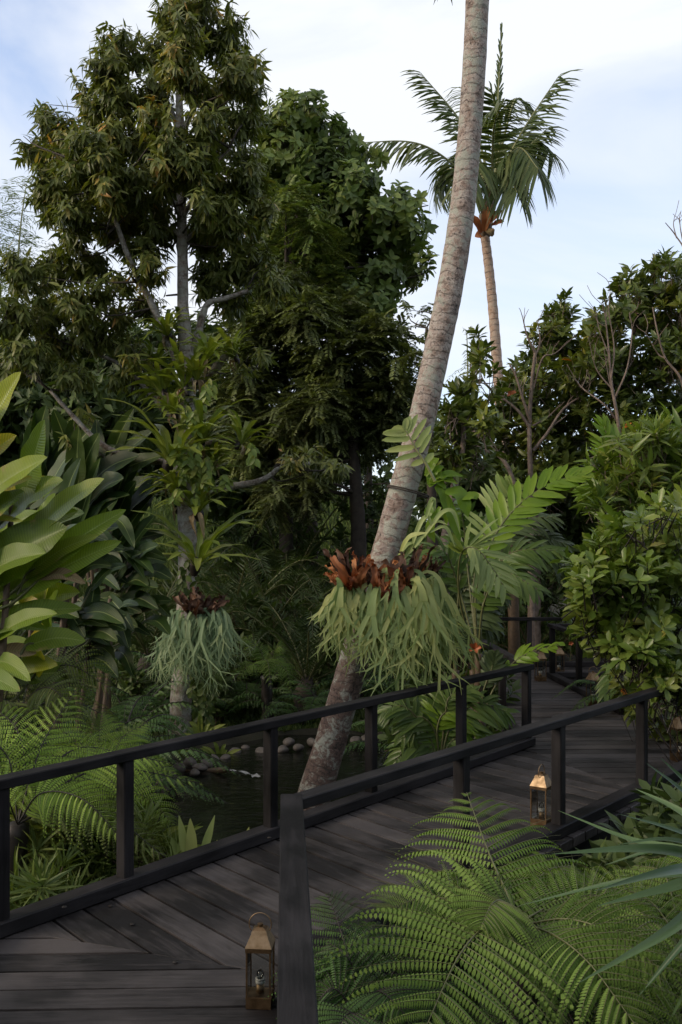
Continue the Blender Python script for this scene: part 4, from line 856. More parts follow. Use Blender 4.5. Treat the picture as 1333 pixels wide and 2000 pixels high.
for k, (px, py, s, dy, lab) in enumerate(nests):
    loc = at(px, py, TY + dy - .12); s *= 1.12
    if k == 0: F0 = nest_fern(lab, 20, .46, .027, 1.0, .35, group=GN); F0.location = loc; F0.scale = (s,) * 3; F0.rotation_euler = (R(12), 0, 0)
    elif k == 1: F1 = nest_fern(lab, 22, .44, .029, .85, .5, group=GN); F1.location = loc; F1.scale = (s,) * 3; F1.rotation_euler = (R(14), R(8), 0)
    elif k in (7, 10):
        F = nest_fern(lab, 22 if k == 7 else 19, .5, .030 if k == 7 else .026, .85, .3, k == 7, GN); F.location = loc; F.scale = (s,) * 3; F.rotation_euler = (R(14), R(-4), R(40))
    else: dup(F0 if k % 2 == 0 else F1, loc, (R(RG.uniform(6, 22)), R(RG.uniform(-15, 15)), RG.uniform(0, 6.28)), s, lab, GN)

def staghorn(name, label, Y, shields, seeds, mat, Lpx, group, w0=.022, dep=4, leafn=1):
    t = thing(name, label, 'fern', at(*seeds[0][:2], Y), group); q = pxm(Y)
    for (x, y, tx, ty, wpx, dy) in shields:
        mb = MB()
        for j in range(7):
            f = (j - 3) / 3 + RG.normal(0, .2); n = 10; k_ = RG.uniform(.3, 1.08); ex = tx + f * wpx * 1.5 * k_ + RG.normal(0, 4); ey = y + (ty - y) * k_
            P = catmull([at(x + f * wpx * .35, y, Y + dy - .02), at((x + ex) / 2 + RG.normal(0, 3), (y + ey) / 2 + 2, Y + dy - .07 - RG.uniform(0, .05)), at(ex, ey, Y + dy - RG.uniform(-.05, .12)), at(ex + RG.normal(0, 6), ey - RG.uniform(-6, 9), Y + dy - RG.uniform(-.05, .2))], n)
            ww = wpx * .30 * q * np.array([.9, 1, 1.05, 1, .9, .8, .75, .6, .4, .12]) * (1 + RG.normal(0, .28, n))
            blade(mb, P, ww, (RG.normal(0, .8), -1, RG.normal(0, .4)), RG.uniform(0, 1), RG.uniform(.2, .9), 7, .8)
        mb.build('shield_frond', M['shield' if mat is M['stag'] and RG.random() < .5 else 'shieldd'], t)
    for (x, y, dx, n, sprd, lenpx) in seeds:
        for k in range(n):
            mb = MB(); fy = RG.random(); fy = fy ** 1.3; p0 = at(x + RG.normal(0, sprd * .38), y - 10 + 80 * fy, Y - RG.uniform(.0, .17))
            a = dx + RG.normal(0, .95); out = nrm(np.array((math.sin(a), -abs(math.cos(a)) * RG.uniform(.4, 1.0), 0)))
            Lf = lenpx * q * RG.uniform(.5, 1.1) * (1 - .38 * fy); v0 = RG.uniform(.1, .9); sc = RG.uniform(.75, 1.25); dpt = dep - (RG.random() < .45)
            def grow(p, d, l, wa, wb, lev, nv, g):
                m = 6; pts = [p]; dd = d.copy()
                for i in range(m): dd = nrm(dd - Z * g + RG.normal(0, .03, 3)); pts.append(pts[-1] + dd * l / m)
                blade(mb, np.array(pts), np.linspace(wa, wb, m + 1), nv, v0 + RG.normal(0, .05), .2, 3)
                if lev >= dpt: return
                Sx = nrm(np.cross(dd, nv)); b = RG.uniform(-.12, .12)
                for sg in (-1, 1):
                    nd = nrm(dd + Sx * (sg * RG.uniform(.3, .58) * (1 + .12 * lev) + b) + nv * RG.normal(0, .1))
                    w1 = wb * RG.uniform(.44, .55); ll = l * RG.uniform(.55, .85) if lev else l * RG.uniform(.45, .7)
                    tipw = w1 * (.3 if lev + 1 >= dpt else 1.12)
                    grow(pts[-1] + Sx * sg * wb * .48, nd, ll, w1, tipw, lev + 1, nrm(nv + RG.normal(0, .1, 3)), .035)
            upk = RG.uniform(-.3, 1.0)
            nv = nrm(out * .5 + Z * .25 + np.array((0, -.8, 0)))
            grow(p0, nrm(out * [.62, 1, 1] + Z * upk), Lf * RG.uniform(.34, .5), w0 * .26 * sc, w0 * .8 * sc, 0, nv, .42 + .25 * max(0, upk))
            mb.build('frond', mat, t)
    return t
GS = 'staghorn ferns strapped to trunks'
reseed(73)
staghorn('staghorn_fern', 'big staghorn fern with pale forked leaves hanging from the middle of the leaning palm', 6.82, [(758, 1150, 745, 1085, 26, 0), (775, 1150, 790, 1082, 26, -.05), (735, 1145, 722, 1092, 18, -.03), (760, 1175, 770, 1120, 24, -.12), (800, 1140, 812, 1072, 16, .02), (745, 1160, 758, 1105, 24, -.1), (815, 1120, 822, 1075, 12, .1), (790, 1150, 775, 1100, 20, -.1)],
         [(770, 1135, 0, 42, 50, 235), (800, 1130, .4, 30, 40, 225), (742, 1140, -.3, 12, 22, 175), (775, 1120, 0, 26, 60, 110)], M['stag'], 0, GS, .034, 3)
staghorn('staghorn_fern', 'staghorn fern with ragged orange-brown shields reaching out left of the leaning palm', 6.85, [(690, 1140, 668, 1078, 22, 0), (700, 1140, 708, 1080, 22, -.03), (680, 1140, 650, 1100, 14, .05), (690, 1150, 690, 1095, 24, -.1), (672, 1145, 652, 1115, 12, -.05), (705, 1150, 725, 1105, 18, 0)],
         [(674, 1138, -.5, 34, 30, 150), (690, 1140, -.1, 10, 30, 90)], M['stag'], 0, GS, .029, 3)
staghorn('staghorn_fern', 'staghorn fern drooping on the shaded side of the leaning palm, over the railing', 7.05, [(830, 1120, 842, 1085, 10, 0), (845, 1120, 860, 1090, 10, 0)],
         [(840, 1135, .45, 30, 32, 200), (820, 1165, .2, 22, 34, 205)], M['stag'], 0, GS, .030, 3)
staghorn('staghorn_fern', 'grey green staghorn fern hanging like a beard on the fern-covered trunk', 10.1, [(375, 1195, 362, 1150, 18, 0), (395, 1195, 405, 1155, 20, -.04), (385, 1200, 388, 1158, 22, -.1), (415, 1190, 432, 1165, 12, 0), (405, 1200, 425, 1172, 14, -.08)],
         [(385, 1198, 0, 56, 70, 135), (355, 1195, -.6, 28, 30, 120), (420, 1195, .6, 28, 30, 120), (385, 1185, 0, 24, 70, 80)], M['stagg'], 0, GS, .024, 4)
# leafy vines on the trunk
def vine(label, Y, spots, mat, L, W, name='hanging_vine', n=26, kind='ovate', group='leafy vines on the trunks', rad=.12):
    t = thing(name, label, 'vine', at(*spots[0][:2], Y), group); st = MB(); lf = MB()
    for (x, y, r, hang) in spots:
        for k in range(max(1, int(n * r / 30 / 5))):
            p0 = at(x + RG.uniform(-r, r), y - hang * .5 + RG.uniform(-.3, .3) * hang, Y + RG.uniform(-rad, rad * .3)); p1 = p0 - Z * hang * pxm(Y) * RG.uniform(.6, 1) + RG.normal(0, .03, 3)
            P = catmull([p0, (p0 + p1) / 2 + RG.normal(0, .03, 3), p1], 9); tube(st, P, .003, 4, cap=False)
            m = 9; pp = samp(P, np.linspace(.05, 1, m)); sg = np.where(np.arange(m) % 2 == 0, 1, -1)
            D = nrm(np.stack([sg * RG.uniform(.3, 1, m), RG.uniform(-.5, .1, m), -RG.uniform(.6, 1.2, m)], 1)); leaves(lf, kind, pp, D, np.array((0, -1, .3)) + RG.normal(0, .3, (m, 3)), L * RG.uniform(.75, 1.2, m), W * RG.uniform(.8, 1.2, m), .2, RG.uniform(.15, .85, m))
    o = st.build('stem', M['stalk'], t); lf.build('foliage', mat, t)
vine('hanging string of light green oval leaves on the fern-covered trunk', 9.86, [(360, 890, 14, 60), (385, 935, 18, 60), (352, 925, 12, 50), (395, 900, 10, 50), (352, 965, 8, 30), (410, 935, 8, 40), (400, 760, 12, 40), (372, 810, 10, 40), (495, 882, 12, 40), (440, 950, 8, 30)], M['vine'], .10, .048, n=34)
vine('ivy with small leaves climbing the foot of the fern-covered trunk', 10.2, [(392, 1340, 20, 70), (400, 1400, 18, 60), (385, 1300, 12, 50), (352, 1150, 10, 60), (378, 1130, 10, 60), (385, 1360, 14, 60)], M['under'], .09, .055, name='ivy', n=40)
# climbers on the leaning palm: strap-leaved orchid and lobed-leaf climber
def strap_plant(name, label, cat, Y, root, lv, mat, group=None, fold=.3, wave=.03, vr=(.2, .8), stalk=False):
    t = thing(name, label, cat, at(*root, Y), group)
    for l in lv:
        pts, hw = l[0], l[1]; v = l[2] if len(l) > 2 else RG.uniform(*vr); m_ = l[3] if len(l) > 3 else mat
        P = catmull([at(p[0], p[1], Y + (p[2] if len(p) > 2 else 0)) for p in pts], 16)
        s = np.linspace(0, 1, 16); ww = hw * pxm(Y) * np.minimum(1, .35 + 2.2 * s) * np.clip(1 - ((s - .55) / .46).clip(0) ** 2, .02, 1)
        mb = MB(); blade(mb, P, ww, (0, -.75, .65), v, fold, 5, wave); mb.build('leaf', m_, t)
    return t
strap_plant('orchid', 'pale strap leaves arching from the crook behind the big staghorn fern', 'orchid', 6.8, (800, 1090), [([(780, 1085, 0), (800, 1050, -.1), (835, 1040, -.15)], 6), ([(790, 1090), (815, 1060), (830, 1045)], 6), ([(800, 1080), (820, 1025), (835, 1010), (845, 1030)], 5), ([(830, 1050), (860, 1005), (885, 1000), (900, 1045)], 5), ([(820, 1060), (850, 1020), (875, 1025)], 4), ([(830, 1020), (845, 975), (850, 1000)], 5), ([(840, 1040), (870, 1030), (890, 1070)], 4), ([(775, 1090), (795, 1065), (810, 1060)], 4)], M['stag'], 'climbers on the leaning palm')
lb = []
for k, (x, y) in enumerate(((868, 912), (880, 935), (895, 945), (872, 955), (850, 925), (905, 930))):
    lb.append(([(838, 935 + k * 3), ((838 + x) / 2, (935 + y) / 2 - 6), (x, y)], 9))
lb += [([(870, 960), (900, 968), (915, 1010)], 16), ([(900, 975), (925, 968), (932, 975)], 10), ([(832, 930), (845, 905), (858, 895)], 9), ([(845, 985), (838, 1000), (832, 1010)], 9), ([(850, 950), (870, 980), (872, 1030)], 8), ([(855, 945), (880, 1000), (900, 1060)], 12), ([(860, 990), (840, 1030), (850, 1060)], 9)]
strap_plant('climbing_plant', 'glossy lobed climber hugging the shaded side of the leaning palm', 'climber', 6.9, (840, 960), lb, M['palmb'], 'climbers on the leaning palm', .2, .1)
# ------------------------------------------------------------------ palms between the leaning trunk and the boardwalk
reseed(81)
def px_palm(label, Y, root, fronds, mat, stalkm, group='understorey palms', name='feather_palm', **kw):
    b0 = at(*fronds[0]['p'][0], Y) if len(fronds[0]['p'][0]) == 2 else at(*fronds[0]['p'][0][:2], Y)
    g0 = np.array((b0[0], b0[1], ground_at(b0[0], b0[1])))
    t = thing(name, label, 'palm', g0 if len(fronds) > 1 else b0, group)
    if len(fronds) > 1 and b0[2] > g0[2]:
        mb = MB(); tube(mb, rooted([b0, b0 + Z * .05], .1), .035, 9, wob=.06); mb.build('trunk', M['stalkbr'], t)
    for f in fronds:
        P = catmull([at(p[0], p[1], Y + (p[2] if len(p) > 2 else 0)) for p in f['p']], 26)
        mat_ = M[f.get('m', mat)]; q = pxm(Y)
        pr = palm_frond(P, f.get('up', (0, -.7, .7)), f['L'] * q, f['w'] * q, f.get('n', 18), f.get('t0', .15), f.get('a', .5), f.get('d', .25), f.get('lift', .1), f.get('g', .1), f.get('v', .5), 'strap', f.get('rr', (.011, .003)), f.get('j', .07), f.get('ta', .6), 0, f.get('pf', 0))
        add_frond(t, pr, mat_, stalkm)
    return t
px_palm('young palm frond growing up beside the ringed trunk, pale and stiff', 6.75, (850, 930), [dict(p=[(850, 940), (832, 905), (815, 880), (798, 850), (790, 838)], L=62, w=13, n=7, t0=.3, a=.35, up=(-.2, -1, .2), d=.1, lift=0, m='stag', ta=.5, j=.04)], 'palmb', M['stalkp'])
px_palm('palm with one bright backlit frond rising over the others', 8.0, (935, 1300), [
    dict(p=[(935, 1290), (930, 1160), (960, 1060), (1010, 990), (1075, 945), (1140, 925)], L=68, w=14, n=18, t0=.34, a=.55, m='palmb', up=(-.15, -1, .55), d=.18, lift=.05, g=.0, v=.55, ta=.65, j=.04),
    dict(p=[(935, 1290, .2), (925, 1150, .3), (950, 1040, .3), (985, 980, .3), (1000, 950, .2)], L=78, w=10, n=14, t0=.4, a=.3, m='stag', d=.2, g=.15, v=.3, up=(0, -1, .5)),
    dict(p=[(935, 1290, -.1), (900, 1180, -.3), (900, 1085, -.5), (935, 1075, -.65), (988, 1150, -.8)], L=78, w=9, n=20, t0=.52, a=.4, m='stag', v=.3, up=(.35, -.9, .35), d=.15, g=.05, lift=.05),
    dict(p=[(935, 1290, .1), (900, 1160, .2), (870, 1080, .1), (835, 1085, 0)], L=66, w=11, n=16, t0=.35, a=.5),
    dict(p=[(935, 1290, .2), (950, 1150, .3), (1000, 1080, .3), (1090, 1075, .2)], L=70, w=10, n=20, t0=.3, a=.5, g=.2),
    dict(p=[(935, 1290, 0), (945, 1180, -.1), (985, 1120, -.2), (1050, 1150, -.4)], L=68, w=10, n=18, t0=.3, a=.5, g=.3),
    dict(p=[(935, 1290, .3), (915, 1120, .5), (905, 1020, .5), (890, 960, .3)], L=64, w=11, n=18, t0=.35, a=.5, g=.2)], 'palm', M['stalk'])
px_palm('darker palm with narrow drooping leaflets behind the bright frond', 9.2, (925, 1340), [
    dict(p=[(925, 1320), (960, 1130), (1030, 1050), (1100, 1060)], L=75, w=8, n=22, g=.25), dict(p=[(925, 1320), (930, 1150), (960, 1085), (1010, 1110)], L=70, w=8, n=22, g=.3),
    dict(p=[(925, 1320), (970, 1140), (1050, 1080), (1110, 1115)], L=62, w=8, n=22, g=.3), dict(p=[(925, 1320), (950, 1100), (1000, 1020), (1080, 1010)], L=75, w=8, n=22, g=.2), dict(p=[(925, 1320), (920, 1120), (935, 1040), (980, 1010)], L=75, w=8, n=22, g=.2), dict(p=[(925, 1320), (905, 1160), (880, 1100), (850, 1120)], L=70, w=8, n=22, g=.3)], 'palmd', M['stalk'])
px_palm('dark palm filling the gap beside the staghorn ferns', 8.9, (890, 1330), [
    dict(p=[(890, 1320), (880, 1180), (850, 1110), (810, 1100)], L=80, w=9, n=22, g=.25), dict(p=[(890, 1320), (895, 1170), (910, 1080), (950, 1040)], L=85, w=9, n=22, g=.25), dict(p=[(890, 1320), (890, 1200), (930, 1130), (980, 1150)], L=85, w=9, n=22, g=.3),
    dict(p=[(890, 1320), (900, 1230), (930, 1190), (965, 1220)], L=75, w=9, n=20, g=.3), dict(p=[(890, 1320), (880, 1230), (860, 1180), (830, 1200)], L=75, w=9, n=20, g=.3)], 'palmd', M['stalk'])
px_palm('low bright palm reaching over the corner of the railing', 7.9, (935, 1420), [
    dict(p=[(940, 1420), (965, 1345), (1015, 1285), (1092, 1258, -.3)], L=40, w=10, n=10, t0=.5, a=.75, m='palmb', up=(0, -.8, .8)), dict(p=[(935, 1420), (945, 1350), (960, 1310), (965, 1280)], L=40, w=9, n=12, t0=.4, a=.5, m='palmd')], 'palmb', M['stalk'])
px_palm('low palm with sprawling fronds behind the long railing', 7.6, (860, 1500), [
    dict(p=[(860, 1500), (855, 1420), (880, 1390), (940, 1430)], L=75, w=9, n=18, g=.3, m='palmb'), dict(p=[(860, 1500), (850, 1430), (820, 1400), (790, 1440)], L=65, w=9, n=18, g=.3), dict(p=[(860, 1500), (880, 1420), (930, 1375), (990, 1390)], L=75, w=9, n=18, g=.3),
    dict(p=[(860, 1500), (840, 1460), (800, 1455), (765, 1500)], L=60, w=9, n=16, g=.3), dict(p=[(860, 1500), (880, 1450), (920, 1440), (960, 1490)], L=65, w=9, n=16, g=.3), dict(p=[(860, 1500), (835, 1430), (790, 1380), (750, 1390)], L=60, w=8, n=16, g=.25), dict(p=[(860, 1500), (870, 1400), (880, 1360), (920, 1350)], L=70, w=9, n=18, g=.2)], 'palm', M['stalk'])
# dark cycad-like palms in the shade at the centre
def cycad(label, n=14, L=1.5):
    t = thing('cycad', label, 'cycad', (0, 0, 0), 'dark feather-leaved cycads'); ORI[t.name] = np.zeros(3)
    for k in range(n):
        a = k * 2.4; d = np.array((math.cos(a), math.sin(a), 0)); e = 1.0 - .7 * k / n; l = L * RG.uniform(.8, 1.1)
        P = catmull([Z * .1, d * l * .2 + Z * l * .5 * e, d * l * .55 + Z * l * (.85 * e), d * l * .9 + Z * l * (.8 * e - .12)], 18)
        add_frond(t, palm_frond(P, Z - d * .3, .24, .016, 34, .12, .6, .1, .35, .05, .5, 'kite', (.012, .003), .05), M['palmd'], M['stalk'])
    mb = MB(); tube(mb, np.array([(0, 0, -.3), (0, 0, 0), (0, 0, .2)]), [.13, .14, .06], 10, wob=.1); mb.build('trunk', M['barkd'], t)
    return t
c0 = None
for px, Y, s, lab in ((600, 11.6, 1.0, 'dark cycad with upright fronds left of the leaning palm'), (545, 13, 1.1, 'dark cycad behind the small bright tree fern'), (500, 12.3, .9, 'dark cycad right behind the fern-covered trunk'), (450, 13.5, 1.3, 'tall dark cycad in the shade beyond the fern-covered trunk'), (660, 13.8, 1.0, 'dark cycad on the slope behind the staghorn shields'), (290, 12.6, 1.1, 'dark cycad deep in shade between paddle leaves and trunk'), (560, 15.2, 1.4, 'shadowy cycad highest on the slope')):
    p = at(px, 0, Y); loc = (p[0], Y, gz(p[0], Y) + .25)
    if c0 is None: c0 = cycad(lab); c0.location = loc
    else: dup(c0, loc, (0, 0, RG.uniform(0, 6)), s, lab)
# ------------------------------------------------------------------ ferns
reseed(91)
GF = 'tree ferns and ground ferns'
def px_fern(label, root, Y, fronds, leafm, stalkm, W, npin, npl, name='tree_fern', pl=.03, trunk=None, group=GF, **kw):
    """fronds: lists of (px,py,dY) from the crown outwards"""
    t = thing(name, label, 'fern', at(*root, Y), group)
    for f in fronds:
        o = dict(kw)
        if isinstance(f, dict): pts = f['p']; o.update({k: v for k, v in f.items() if k not in ('p', 'W', 'm', 'up')}); Wf = f.get('W', W); o.setdefault('pl', pl); lm = f.get('m', leafm); up = f.get('up', (0, -.45, .9))
        else: pts, Wf, lm, up = f, W, leafm, (0, -.45, .9); o.setdefault('pl', pl)
        P = catmull([at(p[0], p[1], Y + (p[2] if len(p) > 2 else 0)) for p in pts], 30)
        np_ = o.pop('npin_', npin); add_frond(t, fern_frond(P, up, Wf, np_, npl, **o), M[lm], M[stalkm])
    if trunk:
        mb = MB(); Pt = pxpath(trunk, Y, 14); g_ = ground_at(Pt[-1][0], Y) - .1; Pt = Pt[Pt[:, 2] > g_]; Pt = rooted(Pt, .1) if len(Pt) > 1 else pxpath(trunk, Y, 14); tube(mb, Pt, np.linspace(.075, .055, len(Pt)), 10, wob=.12); mb.build('trunk', M['stalkd'], t)
    return t
# big bright fern in the foreground
px_fern('big light green tree fern spreading in front of the diagonal railing', (1015, 1900), 3.0, [
    dict(p=[(1030, 1835, -.05), (1000, 1765, .1), (955, 1665, .4), (912, 1548, .8)], W=.35, up=(0, -.85, .5), ang=.18, droop=.27, npin_=22, t0=.04, pl=.027),
    dict(p=[(1030, 1800, 0), (965, 1800, -.15), (900, 1862, -.35), (826, 2020, -.6)], W=.36, up=(-.15, -.75, .65), ang=.12, droop=.2, npin_=24, t0=.08, pl=.027),
    dict(p=[(1020, 1805, 0), (1080, 1825, -.2), (1150, 1880, -.35), (1240, 2000, -.5)], W=.28, up=(.1, -.7, .7)),
    dict(p=[(1020, 1800, 0), (1090, 1762, .1), (1170, 1750, .15), (1270, 1790, .1)], W=.24),
    dict(p=[(1015, 1800, .05), (955, 1748, .15), (905, 1738, .2), (855, 1756, .2)], W=.18),
    dict(p=[(1015, 1805, 0), (930, 1775, .1), (840, 1752, .15), (745, 1780, .1)], W=.22),
    dict(p=[(1020, 1805, 0), (985, 1762, -.05), (962, 1765, -.15), (940, 1810, -.25)], W=.17),
    dict(p=[(1030, 1805, 0), (1110, 1795, -.1), (1200, 1825, -.2), (1300, 1900, -.3)], W=.25),
    dict(p=[(1020, 1805, 0), (1040, 1740, .25), (1070, 1700, .4), (1120, 1690, .5)], W=.2)],
    'fern', 'stalk', .25, 20, 27, pl=.024, tp=.62, trunk=[(1025, 2500), (1022, 2100), (1020, 1810)])
px_fern('light green tree fern behind the dark strap leaves', (1330, 1900), 3.3, [
    [(1330, 1840, 0), (1270, 1760, .1), (1200, 1735, .15), (1150, 1750, .1)], [(1330, 1850, -.1), (1250, 1820, -.2), (1180, 1810, -.25), (1110, 1830, -.3)], [(1330, 1850, -.1), (1290, 1870, -.3), (1250, 1900, -.4), (1220, 1990, -.5)], [(1330, 1840, .1), (1310, 1740, .3), (1290, 1700, .4), (1240, 1690, .5)], [(1330, 1840, 0), (1380, 1790, .1), (1420, 1800, .1), (1480, 1850, 0)], [(1330, 1850, -.1), (1330, 1860, -.3), (1330, 1920, -.4), (1340, 2030, -.5)], [(1330, 1840, .1), (1340, 1730, .35), (1350, 1690, .5), (1380, 1670, .6)], [(1330, 1845, -.1), (1280, 1800, -.2), (1230, 1830, -.3), (1180, 1910, -.4)]],
    'fern', 'stalk', .2, 20, 24, pl=.021, tp=.6, trunk=[(1335, 2500), (1330, 2100), (1330, 1850)])
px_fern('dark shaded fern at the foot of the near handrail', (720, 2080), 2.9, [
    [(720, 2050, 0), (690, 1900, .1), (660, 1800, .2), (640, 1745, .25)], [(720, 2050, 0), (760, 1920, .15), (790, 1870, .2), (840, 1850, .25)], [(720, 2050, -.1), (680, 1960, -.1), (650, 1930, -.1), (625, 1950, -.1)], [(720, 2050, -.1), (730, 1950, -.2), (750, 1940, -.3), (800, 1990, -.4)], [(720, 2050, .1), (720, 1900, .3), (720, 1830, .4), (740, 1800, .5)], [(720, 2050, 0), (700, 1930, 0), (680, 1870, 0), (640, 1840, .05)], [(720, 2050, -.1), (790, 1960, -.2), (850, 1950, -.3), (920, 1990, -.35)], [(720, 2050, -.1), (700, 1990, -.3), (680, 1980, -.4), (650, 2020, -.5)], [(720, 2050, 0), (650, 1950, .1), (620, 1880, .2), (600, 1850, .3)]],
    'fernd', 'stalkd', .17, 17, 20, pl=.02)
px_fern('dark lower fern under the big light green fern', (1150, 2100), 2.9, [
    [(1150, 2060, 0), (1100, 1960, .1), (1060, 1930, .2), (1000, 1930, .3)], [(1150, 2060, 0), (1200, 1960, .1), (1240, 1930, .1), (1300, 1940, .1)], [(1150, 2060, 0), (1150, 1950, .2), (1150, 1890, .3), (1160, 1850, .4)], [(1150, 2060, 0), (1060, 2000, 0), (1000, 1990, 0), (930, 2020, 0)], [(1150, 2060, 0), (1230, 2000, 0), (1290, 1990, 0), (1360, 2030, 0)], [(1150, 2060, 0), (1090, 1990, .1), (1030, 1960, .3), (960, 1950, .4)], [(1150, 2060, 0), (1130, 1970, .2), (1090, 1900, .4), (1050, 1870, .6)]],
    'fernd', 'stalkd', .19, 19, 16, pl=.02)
# ferns left
px_fern('yellow-green tree fern with a black trunk left of the pond', (35, 1640), 4.9, [
    dict(p=[(35, 1610, 0), (60, 1520, .1), (90, 1440, .3), (150, 1345, .6)], W=.28, up=(.2, -.7, .6)),
    dict(p=[(35, 1610, 0), (110, 1540, .2), (220, 1500, .4), (395, 1530, .5)], W=.26),
    dict(p=[(35, 1610, 0), (50, 1500, .2), (30, 1420, .4), (-30, 1370, .6)], W=.28),
    dict(p=[(35, 1610, -.1), (80, 1550, -.1), (160, 1560, -.2), (240, 1640, -.3)], W=.22),
    dict(p=[(35, 1610, -.1), (110, 1575, 0), (210, 1590, 0), (330, 1680, -.05)], W=.22, m='fernp'),
    dict(p=[(35, 1610, .1), (100, 1500, .5), (160, 1460, .8), (240, 1470, 1.0)], W=.26), dict(p=[(35, 1610, -.1), (0, 1530, -.2), (-50, 1500, -.3), (-120, 1530, -.4)], W=.25),
    dict(p=[(35, 1610, .1), (130, 1520, .3), (230, 1475, .4), (330, 1490, .5)], W=.24), dict(p=[(35, 1610, 0), (20, 1490, .1), (-20, 1450, .1), (-90, 1440, .1)], W=.26)],
    'fernl', 'stalkd', .25, 22, 18, pl=.026, trunk=[(20, 1850), (28, 1740), (35, 1610)])
px_fern('olive tree fern with a long drooping frond below the paddle leaves', (40, 1420), 6.3, [
    dict(p=[(40, 1400, 0), (90, 1320, .1), (140, 1300, .1), (222, 1350, 0)], W=.30, m='fernp', up=(.2, -.8, .7), ang=.45),
    dict(p=[(40, 1400, 0), (30, 1320, .2), (10, 1290, .2), (-30, 1290, .2)], W=.28), dict(p=[(40, 1400, 0), (70, 1350, -.1), (110, 1350, -.2), (160, 1420, -.3)], W=.26, m='fernp'), dict(p=[(40, 1400, 0), (20, 1370, -.2), (-20, 1370, -.3), (-60, 1420, -.4)], W=.26),
    dict(p=[(40, 1400, 0), (100, 1370, .1), (170, 1380, .2), (270, 1440, .3)], W=.26), dict(p=[(40, 1400, .2), (60, 1320, .5), (90, 1290, .7), (130, 1280, .9)], W=.26)],
    'fernp', 'stalkd', .26, 22, 16, pl=.026, trunk=[(40, 1700), (40, 1400)])
px_fern('small bright tree fern standing alone in the shade behind the pond', (522, 1400), 10.9, [
    [(520, 1320, 0), (515, 1285, -.1), (500, 1262, -.1), (462, 1285, -.2)], [(520, 1320, 0), (535, 1290, 0), (555, 1285, 0), (578, 1318, 0)], [(520, 1320, 0), (510, 1280, .1), (490, 1250, .1), (465, 1252, .1)], [(520, 1320, 0), (540, 1300, -.2), (560, 1310, -.3), (570, 1350, -.4)], [(520, 1320, 0), (505, 1300, -.2), (485, 1300, -.3), (465, 1330, -.4)], [(520, 1320, 0), (530, 1280, .2), (545, 1262, .2), (560, 1268, .2)], [(520, 1320, 0), (520, 1290, -.3), (525, 1300, -.4), (530, 1345, -.5)]],
    'fern', 'stalk', .16, 14, 9, pl=.035, trunk=[(524, 1430), (523, 1380), (520, 1320)])
px_fern('light green fern spreading between the railing post and the tattered yellowish fern', (190, 1600), 5.9, [
    [(190, 1580, 0), (230, 1510, .1), (270, 1480, .15), (345, 1510, .1)], [(190, 1580, 0), (220, 1490, .2), (240, 1440, .3), (290, 1410, .4)], [(190, 1580, 0), (170, 1490, .15), (140, 1440, .25), (95, 1420, .3)], [(190, 1580, -.1), (130, 1530, -.1), (90, 1510, -.15), (40, 1530, -.2)], [(190, 1580, -.1), (240, 1550, -.15), (290, 1560, -.2), (340, 1610, -.3)], [(190, 1580, .1), (195, 1480, .35), (195, 1430, .5), (200, 1390, .6)]],
    'fernl', 'stalk', .21, 20, 15, pl=.026, trunk=[(195, 1800), (192, 1700), (190, 1585)])
def low_fern(label, leafm, n=9, L=.75, W=.16, npin=18, npl=9, name='ground_fern', group=GF):
    t = thing(name, label, 'fern', (0, 0, 0), group); ORI[t.name] = np.zeros(3)
    for k in range(n):
        a = k * 2.4 + RG.normal(0, .2); d = np.array((math.cos(a), math.sin(a), 0)); l = L * RG.uniform(.8, 1.15); e = 1 - .5 * k / n
        P = catmull([Z * .02, d * l * .3 + Z * l * .5 * e, d * l * .65 + Z * l * .62 * e, d * l + Z * l * .35 * e], 20)
        add_frond(t, fern_frond(P, Z, W, npin, npl, pl=.03), M[leafm], M['stalkd'])
    return t
lfs = [(640, 11.0, .9, 'faded fern at the top of the grassy bank behind the pond'), (590, 10.9, .85, 'dark fern on the bank next to the small bright tree fern'), (430, 11.2, 1.1, 'dark fern right of the fern-covered trunk'), (300, 10.9, 1.2, 'dark fern left of the fern-covered trunk'), (250, 10.2, 1.2, 'dark fern beneath the shaded paddle leaves'), (350, 12, 1.3, 'shadowy fern behind the fern-covered trunk'), (480, 11.6, 1.0, 'shadowy fern behind the small bright tree fern'),
       (1240, 9.3, 1.0, 'fern leaning over the lantern by the far kerb'), (700, 12, 1.1, 'shadowy fern behind the leaning palm'), (820, 9.6, 1.2, 'dark fern on the bank beyond the leaning palm'), (150, 8.2, 1.2, 'dark fern under the paddle leaves near the olive tree fern'), (895, 10.3, 1.2, 'dark fern under the palms beside the boardwalk'), (230, 8.9, 1.1, 'dark fern beside the stones at the pond edge'), (195, 7.3, 1.3, 'lush fern under the paddle leaves, between the olive tree fern and the stones'), (120, 6.9, 1.3, 'lush fern hiding the paddle leaf stalks behind the yellow-green tree fern'), (250, 7.9, 1.1, 'lush fern beside the tattered yellowish fern')]
f0 = None
for px, Y, s, lab in lfs:
    p = at(px, 0, Y); loc = (p[0], Y, gz(p[0], Y) + (.05 if px != 1240 else .35))
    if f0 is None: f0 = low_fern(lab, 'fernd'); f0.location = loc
    else: dup(f0, loc, (0, 0, RG.uniform(0, 6)), s, lab)
